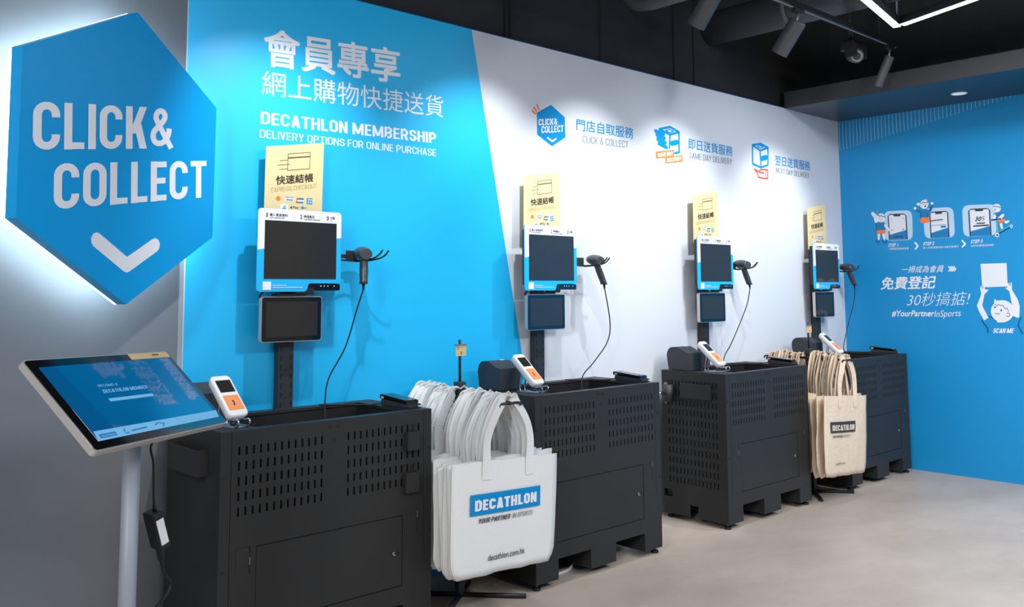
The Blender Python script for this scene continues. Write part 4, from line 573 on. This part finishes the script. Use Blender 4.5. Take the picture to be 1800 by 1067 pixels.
# ------------------------------------------------------------------ barcode scanners hanging in the holders
def scanner(x, hx_, rz, lean, cable, label):
    t = thing('barcode_scanner', label, 'scanner', (x, 0, 0), 0, 'barcode scanners beside the monitors')
    c = Vector((hx_, -.128, 1.577)); R = Matrix.Rotation(rz, 4, 'Z')
    m = MB(); rings = []
    n = 20
    for j in range(13):
        s_ = j/12; y = -.062+.125*s_
        rad = .016+.019*math.sin(PI*min(1, .12+s_*.86))**.7
        rings.append([c + R @ Vector((rad*1.12*math.cos(2*PI*i/n), y, rad*.92*math.sin(2*PI*i/n)+.012*s_-.006)) for i in range(n)])
    m.loft(rings, 'scannerbody'); hd = m.build('head', t)
    m = MB()
    q = rings[-1]; ctr = sum(q, Vector())/n; m.loft([[ctr+(p-ctr)*.8+R @ Vector((0, .001, 0)) for p in q], [ctr+(p-ctr)*.8+R @ Vector((0, .003, 0)) for p in q]], 'glass'); m.build('window', hd)
    m = MB(); rings = []
    for j in range(9):
        s_ = j/8; z = -.018-.124*s_; wd = .017+.003*math.sin(PI*s_)+(.003 if j == 8 else 0)
        ctr = c + Vector((lean*s_, -.012-.018*s_, z))
        rings.append([ctr + R @ Vector((wd*math.cos(2*PI*i/n), wd*1.15*math.sin(2*PI*i/n), 0)) for i in range(n)])
    m.loft(rings, 'scannerbody'); m.build('handle', t)
    e = sum(rings[-1], Vector())/n
    m = MB(); m.cyl(e, e+Vector((lean*.1, 0, -.028)), .008, 'rubber', 10, .004)
    pts = [e+Vector((lean*.1, 0, -.024))]+[Vector((a, b, z)) for a, b, z in cable]
    m.tube(spline(pts, 8), .0034, 'rubber', 8); m.build('cable', t)
    return t
scanner(CX[0], .862, -.3, -.012, [(.826, -.14, 1.317), (.774, -.13, 1.151), (.697, -.12, 1.017), (.655, -.16, .92), (.64, -.19, .85)], 'barcode scanner hanging on the blue wall part')
scanner(CX[1], .90, -.25, .045, [(1.012, -.14, 1.219), (1.0, -.13, 1.103), (.884, -.13, .994), (.763, -.15, .921), (.70, -.2, .84)], 'barcode scanner second from the left, its cable bowing far right')
scanner(CX[2], .852, -.2, .045, [(.887, -.14, 1.299), (.802, -.13, 1.163), (.693, -.13, 1.032), (.575, -.15, .942), (.52, -.2, .84)], 'barcode scanner above the third cabinet on white wall')
scanner(CX[3], .862, -.2, .06, [(.94, -.14, 1.3), (.86, -.13, 1.14), (.80, -.13, 1.031), (.72, -.15, .934), (.68, -.2, .84)], 'farthest barcode scanner, in front of the blue end wall')

# ------------------------------------------------------------------ receipt printers
def printer(x, label):
    t = thing('receipt_printer', label, 'printer', (x, YF, HC+.0004), 0, 'receipt printers on the cabinets')
    y0, y1, h = .280, .452, .110
    prof = [(y0, .004), (y0, h)] + [(y0+.03, h+.006), (y0+.09, h+.034)] + [(y1-.045+.045*math.sin(PI/2*i/7), h-.022+.055*math.cos(PI/2*i/7)-.0) for i in range(8)] + [(y1-.012, .004)]
    m = MB(); m.prism(prof, lambda a, b, d: (d, a, b), .030, .172, 'printer'); m.build('body', t)
    m = MB(); m.box(.045, .157, y0+.052, y0+.060, h+.012, h+.0165, 'rubber'); m.build('paper_slot', t)
    m = MB(); m.box(.13, .152, y0+.095, y0+.125, h+.031, h+.0345, 'labelwhite'); m.build('label', t)
    for a in (.045, .157):
        m = MB(); m.cyl((a, y0+.02, 0), (a, y0+.02, .004), .008, 'rubber', 8); m.cyl((a, y1-.03, 0), (a, y1-.03, .004), .008, 'rubber', 8); m.build('foot', t)
    return t
p0_ = printer(CX[0], 'black receipt printer half hidden behind the tilted touch display')
for x, l in ((CX[1], 'black receipt printer on the cabinet right of the white bags'), (CX[2], 'black receipt printer on the third cabinet'), (CX[3], 'black receipt printer on the farthest cabinet')): dup(p0_, (x, YF, HC+.0004), None, l)

# ------------------------------------------------------------------ white handheld card terminals on wire stands
def terminal(x, u, v, label, rz=.13, pitch=.76):
    t = thing('card_terminal', label, 'payment terminal', (x+u, YF+v, HC+.0004), rz, 'white card terminals on the cabinets')
    Wd, L, Tk = .086, .20, .036
    R = Matrix.Rotation(pitch, 4, 'X'); O = Vector((0, 0, .045))
    def f3(a, b, h): return O + R @ Vector((a, b, h))
    m = MB(); k = []
    for h, ins in ((-Tk, .010), (-Tk+.006, .003), (-.006, .0), (-.001, .003), (0, .007)):
        k.append([f3(a, b, h) for a, b in rrect(-Wd/2+ins, Wd/2-ins, ins, L-ins, .018-ins*.5)])
    m.loft(k, 'device'); body = m.build('body', t)
    m = MB(); m.prism(rrect(-.031, .032, .114, .174, .002), f3, -.001, .0006, 'glass'); m.build('screen', t)
    m = MB(); m.prism(rrect(-.032, .033, .026, .098, .003), f3, -.001, .0006, 'sticker'); st = m.build('sticker', t)
    F_ = Flat(lambda a, b, h: f3(a, b, .0007+h))
    F_.poly([(-.006, .046), (.002, .050), (.005, .064), (.002, .074), (-.005, .072), (-.001, .062)], 'navy', 1)
    F_.stroke([(-.016, .034), (.018, .034)], .0012, 'amber', 1); F_.build('sticker_print', st, fix=False)
    m = MB(); m.box(-.041, -.0385, .03, .045, -.006, .004, 'rubber', 0, 1, Matrix.Translation(O) @ R @ Matrix.Translation((0, 0, -.016))); m.build('side_button', t)
    m = MB()
    for a in (-.024, .024):
        m.tube(spline([f3(a, .004, -.01), f3(a, -.004, -.022), Vector((a, -.022, .030)), Vector((a, -.026, .012)), Vector((a, -.006, .004)), Vector((a, .06, .004)), Vector((a*.8, .115, .004)), f3(a*.8, .11, -Tk)], 5), .0036, 'chrome', 8)
    m.box(-.03, .03, -.004, .125, .0002, .0022, 'greymetal'); m.cyl((0, .045, .002), (0, .045, .02), .012, 'softblack', 12); m.build('wire_stand', t)
    return t
terminal(CX[0], .108, .075, 'white and orange card terminal beside the tilted touch display')
terminal(CX[1], .138, .10, 'white and orange card terminal right of the white bags')
terminal(CX[2], .135, .10, 'white and orange card terminal on the third cabinet')
terminal(CX[3], .125, .10, 'white and orange card terminal behind the canvas bags')

# ------------------------------------------------------------------ flat black payment pads on the right rims
def pad(x, label, off=0):
    t = thing('payment_pad', label, 'payment pad', (x+.886, YF+.15+off, HC+.0004), .06, 'black payment pads on the cabinet corners')
    def slab(z0a, z0b, z1a, z1b, w, l0, l1, mt):
        m = MB(); m.hexa([(-w, l0, z0a), (w, l0, z0a), (w, l1, z0b), (-w, l1, z0b), (-w, l0, z1a), (w, l0, z1a), (w, l1, z1b), (-w, l1, z1b)], mt)
        bmesh.ops.bevel(m.bm, geom=m.bm.edges[:], offset=.004, segments=2, affect='EDGES'); return m
    slab(.001, .001, .017, .030, .040, -.102, .085, 'softblack').build('cradle', t)
    dv_ = slab(.0172, .0302, .034, .050, .036, -.085, .10, 'bezel').build('reader', t)
    m = MB(); m.box(-.0365, -.034, .068, .086, .033, .041, 'amber'); m.build('amber_light', dv_)
    m = MB()
    for i, c_ in enumerate(('red', 'amber', 'teal')): m.box(-.022+i*.017, -.010+i*.017, -.072, -.064, .0355, .0375, c_)
    m.build('keys', dv_)
    m = MB(); m.box(.018, .034, -.1035, -.1015, .006, .012, 'labelwhite'); m.build('label', t)
    m = MB(); m.tube(spline([(-.035, .08, .012), (-.075, .11, .006), (-.11, .16, .004), (-.17, .225, .005), (-.2, .25, .0045), (-.22, .29, .0045)], 6), .0032, 'rubber', 8); m.build('cable', t)
    return t
pad(CX[0], 'black payment pad on the nearest cabinet, left of the white bags'); pad(CX[1], 'black payment pad on the second cabinet from the left')
pad(CX[2], 'black payment pad on the third cabinet, left of the canvas bags'); pad(CX[3], 'black payment pad on the farthest cabinet')
m = MB(); m.tube(spline([(CX[1]+.20, -.44, .008), (3.26, -.44, .008), (3.36, -.42, .008), (3.45, -.35, .02), (3.50, -.30, .06), (3.51, -.28, .127)], 8), .008, 'whitecable', 10)
tag(m.build('floor_cable'), 'white cable on the floor under the second cabinet', 'cable')

# ------------------------------------------------------------------ bag stands
def bag_stand(base, a0, a1, za, legs, label):
    t = thing('bag_stand', label, 'bag stand', (base[0], base[1], 0), 0, 'bag display stands')
    b = Vector((base[0], base[1], 0)); a0 = Vector(a0)-b; a1 = Vector(a1)-b
    m = MB(); m.box(-.017, .017, -.017, .017, .006, za+.03, 'softblack', .002, 1); m.build('post', t)
    for dx, dy in legs:
        m = MB(); m.tube([(dx*.03, dy*.03, .011), (dx, dy, .011)], .011, 'black', 8); m.build('leg', t)
    m = MB(); m.tube([a0, a1], .009, 'black', 10)
    d = (a1-a0).normalized(); q = Vector((-d.y, d.x, 0))
    for e in (a0, a1): m.tube(spline([e+q*.06+Vector((0, 0, -.012)), e+q*.05, e, e-q*.05, e-q*.06+Vector((0, 0, -.012))], 4), .006, 'black', 8)
    m.build('hanging_arm', t)
    m = MB(); m.box(-.024, .024, -.020, .020, za+.02, za+.062, 'softblack', .003, 1); m.build('clamp', t)
    m = MB(); m.cyl((0, 0, za+.06), (0, 0, 1.172), .0065, 'black', 10); m.build('sign_rod', t)
    m = MB(); m.box(-.031, .031, -.010, -.0075, 1.097, 1.148, 'gold'); m.box(-.036, .033, -.013, -.005, 1.145, 1.152, 'steel'); cd_ = m.build('price_card', t)
    F_ = Flat(lambda a, b_, h: (a, -.0101-h, b_)); F_.text('$', (-.004, 1.104), (.004, 1.104), (-.004, 1.118), 'ink', .02); F_.stroke([(-.024, 1.137), (-.012, 1.137)], .0018, 'brown', 1); F_.stroke([(-.024, 1.130), (-.016, 1.130)], .0018, 'brown', 1); F_.build('print', cd_, fix=False)
    return t
ZA = .915
A0, A1 = Vector((2.715, -.05, ZA)), Vector((2.66, -.745, ZA))
bag_stand((2.709, -.343), A0, A1, ZA, ((-.09, .11), (.206, -.227), (-.137, -.10), (.14, .10)), 'black bag stand carrying the white tote bags')
B0, B1 = Vector((5.815, -.08, .925)), Vector((5.785, -.69, .925))
bag_stand((5.84, -.382), B0, B1, .925, ((-.09, .13), (.17, -.205), (-.22, -.18), (.12, .12)), 'black bag stand carrying the canvas tote bags')

def noise2(a, b, s):
    return (math.sin(a*3.1+s*1.7)*math.cos(b*2.3+s*.9)+.6*math.sin(a*7.3+b*4.1+s*2.3)+.35*math.sin(a*13.7-b*9.9+s*5.1))/1.95
def bag_meshes(w, top, bot, thick, seed, mt, strap_w, sx, spread, wr, ridge, gus):
    """cloth tote hanging from its two straps; origin on the arm; panel from z=top down to z=bot"""
    nx, nz = 18, 16; front = []; back = []
    for j in range(nz+1):
        v = j/nz; z = top+(bot-top)*v; rf, rb = [], []
        for i in range(nx+1):
            u = i/nx*2-1
            half = w/2*(1+.012*math.sin(v*3+seed)-.02*(v**3)) - (gus*max(0, (v-.86)/.14)**2)
            x = u*half
            bulge = thick*(.35+.65*math.sin(PI*min(1, .1+v*.9))**.8)*(1-abs(u)**4)
            zz = z + .006*noise2(u*1.2, 0, seed)*v + (.004*noise2(u*2.4, 1, seed) if j == 0 else 0) - ridge*(abs(u)**2)*(1-v)*.5
            nn = wr*noise2(u*1.9, v*2.2, seed)
            rf.append(Vector((x, -bulge-.0015+nn-.002, zz))); rb.append(Vector((x, bulge*.6+.0015+nn, zz)))
        front.append(rf); back.append(rb)
    m = MB(); k = m.mi(mt)
    rings = []
    for j in range(nz+1): rings.append(front[j]+back[j][::-1])
    R = m.loft(rings, mt, cap=False)
    for a in (R[-1],):
        n = len(a)//2
        for i in range(n-1):
            f = m.bm.faces.new((a[i], a[i+1], a[len(a)-2-i], a[len(a)-1-i])); f.material_index = k; f.smooth = True
    def fsurf(x, z):
        u = max(-1, min(1, x/(w/2))); v = max(0, min(1, (z-top)/(bot-top)))
        bulge = thick*(.35+.65*math.sin(PI*min(1, .1+v*.9))**.8)*(1-abs(u)**4)
        return -bulge-.0035+wr*noise2(u*1.9, v*2.2, seed)
    straps = []
    for sgn in (-1, 1):
        s = MB(); rnd = random.Random(seed*13+sgn)
        xo = sx; dy = rnd.uniform(-.004, .004)
        path = []
        yb = (lambda x, z: fsurf(x, z)-.003) if sgn < 0 else (lambda x, z: -fsurf(x, z)*.6+.004)
        jl, jr = rnd.uniform(-.012, .012), rnd.uniform(-.012, .012)
        pts = [(-xo, top-.075, yb(-xo, top-.075)), (-xo, top-.02, yb(-xo, top-.02)), (-xo+jl, top*.66, sgn*.008+dy), (-xo*.78+jl, top*.34, sgn*.010+dy), (-spread*.9, top*.05, sgn*.008), (-spread*.45, .016, sgn*.004), (0, .0195, 0), (spread*.45, .016, -sgn*.004), (spread*.9, top*.05, sgn*.006), (xo*.78+jr, top*.34, sgn*.010-dy), (xo+jr, top*.66, sgn*.008-dy), (xo, top-.02, yb(xo, top-.02)), (xo, top-.075, yb(xo, top-.075))]
        pp = spline([Vector((a, c_, b)) for a, b, c_ in pts], 6); prev = None; rg = []
        for i, q in enumerate(pp):
            tt = (pp[min(i+1, len(pp)-1)]-pp[max(i-1, 0)]).normalized()
            s_ = i/(len(pp)-1); hang = math.sin(PI*s_)
            tw = .55*hang*math.sin(seed*2.1+sgn+s_*5)
            side = Vector((tt.z, 0, -tt.x)).normalized()
            if side.length < .1: side = Vector((1, 0, 0))
            top_f = max(0, 1-abs(s_-.5)/.12)
            wv = (side*(1-top_f*.9)*math.cos(tw)+Vector((0, 1, 0))*(math.sin(tw)*(1-top_f)*.9+top_f*(1 if tt.x*sgn > -2 else -1))).normalized()
            if prev is not None and wv.dot(prev) < 0: wv = -wv
            prev = wv
            nrm = tt.cross(wv).normalized()*.0011; h = wv*strap_w*.5*(1-.35*top_f)
            rg.append([q-h-nrm, q+h-nrm, q+h+nrm, q-h+nrm])
        s.loft(rg, mt, smooth=False); straps.append(s)
    return m, straps, fsurf
def make_bag(name, args, label, group=None, prints=None):
    t = thing(name, label, 'bag', (0, 0, 0), 0, group)
    m, straps, fs = bag_meshes(*args)
    m.build('bag_body', t)
    for s in straps: s.build('handle', t)
    if prints:
        for nm in ('banner_print', 'slogan_print', 'web_address_print'):
            F_ = Flat(lambda a, b, h: (a, fs(a, b)-.0047-h, b)); prints(F_, nm); F_.build(nm, t, fix=False)
    return t
def sub_poly(F_, x0, x1, z0, z1, mt, layer, n=14):
    for i in range(n):
        a, b = x0+(x1-x0)*i/n, x0+(x1-x0)*(i+1)/n
        for j in range(4): F_.poly([(a, z0+(z1-z0)*j/4), (b, z0+(z1-z0)*j/4), (b, z0+(z1-z0)*(j+1)/4), (a, z0+(z1-z0)*(j+1)/4)], mt, layer)
WHW = .60
def print_white(F_, nm):
    L0, T0 = -WHW/2, -.243
    if nm == 'slogan_print':
        F_.text('YOUR PARTNER', (L0+.137, T0-.247), (L0+.313, T0-.247), (L0+.137, T0-.226), 'ink', .02, .2, 2)
        F_.text('IN SPORTS', (L0+.323, T0-.247), (L0+.447, T0-.247), (L0+.323, T0-.226), 'midgrey', 0, .2, 2); return
    if nm == 'web_address_print': F_.text('decathlon.com.hk', (L0+.195, T0-.405), (L0+.405, T0-.405), (L0+.195, T0-.381), 'ink', .01, 0, 2); return
    sub_poly(F_, L0+.088, L0+.490, T0-.214, T0-.129, 'blue', 1)
    F_.text('DECATHLON', (L0+.112, T0-.196), (L0+.466, T0-.196), (L0+.112, T0-.146), 'white', .05, 0, 3)
def argw(seed, wr=.004): return (WHW, -.243, -.705, .010, seed, 'bagwhite', .050, .125, .055, wr, .0, .03)
fb = make_bag('tote_bag', argw(1, .0012), 'front white tote bag with a blue printed banner', None, print_white)
def hang(o, A, B, s, roll=0, rz=0, dz=0, dx=0):
    p = A+(B-A)*s; o.location = (p.x+dx, p.y, p.z+.009+dz); o.rotation_euler = (0, roll, rz)
AW = math.atan2(-(A1-A0).x, -(A1-A0).y)
hang(fb, A0, A1, .985, .042, 0, 0, .0)
WB_ = [make_bag('tote_bag', argw(sd, .005), 'plain white tote bag in the packed row behind the printed one', 'white tote bags on the stand') for sd in (3, 5, 8, 11)]
SW = [.93, .875, .82, .765, .71, .655, .60, .545, .44, .385, .33, .275, .22, .165, .11, .06]
for i, s_ in enumerate(SW):
    o = WB_[i] if i < 4 else dup(WB_[i % 4], (0, 0, 0))
    hang(o, A0, A1, s_, random.uniform(-.02, .04), random.uniform(-.03, .03), random.uniform(-.012, .012), random.uniform(-.008, .008))
    if s_ < .78: o.scale.x = .95; o.location.x = 2.693+random.uniform(-.006, .006); o.rotation_euler.y *= .4; o.rotation_euler.z *= .4
CW = .575
def print_canvas(F_, nm):
    L0, T0 = -CW/2, -.245
    if nm == 'slogan_print':
        F_.text('YOUR PARTNER', (L0+.085, T0-.266), (L0+.205, T0-.266), (L0+.085, T0-.250), 'ink', .02, .2, 2)
        F_.text('IN SPORTS', (L0+.215, T0-.266), (L0+.315, T0-.266), (L0+.215, T0-.250), 'midgrey', 0, .2, 2); return
    if nm == 'web_address_print': F_.text('decathlon.com', (L0+.125, T0-.440), (L0+.245, T0-.440), (L0+.125, T0-.424), 'ink', .0, 0, 2); return
    sub_poly(F_, L0+.062, L0+.385, T0-.235, T0-.165, 'ink', 1)
    F_.text('DECATHLON', (L0+.078, T0-.222), (L0+.368, T0-.222), (L0+.078, T0-.180), 'canvas', .05, 0, 3)
def argc(seed, wr=.009): return (CW, -.245, -.76, .012, seed, 'canvas', .042, .105, .05, wr, .0, .02)
fc = make_bag('tote_bag', argc(2, .004), 'front beige canvas tote bag with a black printed banner', None, print_canvas)
hang(fc, B0, B1, .98, .07, 0, 0, .0)
CB_ = [make_bag('tote_bag', argc(sd, .012), 'plain beige canvas tote bag in the packed row behind the printed one', 'canvas tote bags on the stand') for sd in (4, 6, 9, 12)]
for i, s_ in enumerate([.91, .84, .77, .70, .63, .44, .37, .30, .23, .16, .09]):
    o = CB_[i] if i < 4 else dup(CB_[i % 4], (0, 0, 0))
    hang(o, B0, B1, s_, random.uniform(-.03, .05), random.uniform(-.04, .04), random.uniform(-.015, .015), random.uniform(-.015, .015)-.01)
    if s_ < .85: o.scale.x = .92; o.location.x = 5.793+random.uniform(-.006, .006); o.rotation_euler.y *= .4; o.rotation_euler.z *= .4

# ------------------------------------------------------------------ tilted touch display on a post
DO = Vector((.9191, -1.1428, 1.1252)); DH = Vector((.8122, .5827, -.0299)).normalized(); DV = Vector((-.3563, .5359, .7654)); DV = (DV-DH*DV.dot(DH)).normalized(); DN = DH.cross(DV)
DV, DN = DV*math.cos(-.105)+DN*math.sin(-.105), DN*math.cos(-.105)-DV*math.sin(-.105)
if DN.z < 0: DN = -DN
PB = Vector((.945, -1.058, 0))
kt = thing('touch_display', 'tilted touch display on a grey post before the grey wall', 'display', (PB.x, PB.y, 0))
def fD(a, b, h): return DO + DH*a + DV*(b*1.045) + DN*h - PB
m = MB(); m.prism(rrect(-.304, .304, -.145, .145, .012), fD, -.019, -.002, 'silver'); ds = m.build('display_housing', kt)
m = MB(); m.prism(rrect(-.3, .3, -.141, .141, .010), fD, -.003, 0, 'bezel'); m.build('bezel', ds)
m = MB(); m.prism([(-.270, -.1198), (.281, -.1198), (.281, .1175), (-.270, .1175)], fD, -.001, .0004, 'screenblue'); m.build('screen', ds)
Flat(lambda a, b, h: fD(a, b, .0005+h*.3)).data(D['DK']).build('screen_graphics', ds, fix=False)
F = Flat(lambda a, b, h: fD(a, b, .0003+h)); F.rect(.104, .297, .119, .1405, 'gold', 1); 
for a in (.215, .223, .231, .239): F.rect(a, a+.006, .1290, .1345, 'ink', 2)
F.build('yellow_sticker', ds, fix=False)
m = MB(); bc = fD(0, -.02, -.034); m.cyl((0, 0, .01), (0, 0, bc.z-.03), .0235, 'greymetal', 24); m.build('post', kt)
m = MB(); m.cyl((0, 0, 0), (0, 0, .012), .17, 'greymetal', 40); m.build('base_plate', kt)
m = MB(); m.prism([(-.06, -.07), (.06, -.07), (.06, .05), (-.06, .05)], fD, -.060, -.0302, 'softblack'); m.cyl((0, 0, bc.z-.08), tuple(fD(0, -.02, -.05)), .026, 'softblack', 16); m.build('tilt_joint', kt)
lo = lambda *p_: Vector(p_)-PB
m = MB(); m.tube(spline([fD(.14, -.10, -.03), lo(1.0169, -1.0172, .97), lo(1.0233, -1.0135, .9073), lo(1.0291, -1.0102, .80), lo(1.033, -1.0078, .777)], 6), .0032, 'rubber', 8)
m.cyl(lo(1.0295, -1.0102, .80), lo(1.0335, -1.0078, .770), .004, 'rubber', 10, .007)
m.tube(spline([lo(1.053, -.998, .672), lo(1.0604, -.9921, .6327), lo(1.0766, -.9828, .5882), lo(1.1014, -.9685, .5501), lo(1.0859, -.9774, .5211), lo(1.0444, -1.0013, .4938), lo(1.00, -1.04, .42), lo(.99, -1.05, .2), lo(1.0, -1.05, .02)], 6), .0048, 'rubber', 8)
m.cyl(lo(1.051, -.999, .68), lo(1.0604, -.9921, .63), .011, 'rubber', 10, .007); m.build('power_cable', kt)
ctr = lo(1.0425, -1.002, .720); zx = Vector((.032, .010, -.105)).normalized(); xx = (GD*-.28-GN*-.96); xx = (xx-zx*xx.dot(zx)).normalized(); yy = zx.cross(xx)
Mx = Matrix((xx, yy, zx)).transposed().to_4x4(); Mx.translation = ctr
m = MB(); m.box(-.027, .027, -.016, .016, -.056, .056, 'rubber', .004, 2, Mx); ad = m.build('power_adapter', kt)
m = MB(); m.box(.002, .012, -.0166, -.0161, -.02, .022, 'labelwhite', 0, 1, Mx); m.box(.0271, .0276, -.012, .012, -.036, .040, 'labelwhite', 0, 1, Mx); m.box(-.0276, -.0271, -.012, .012, -.036, .040, 'labelwhite', 0, 1, Mx); m.build('label', ad)
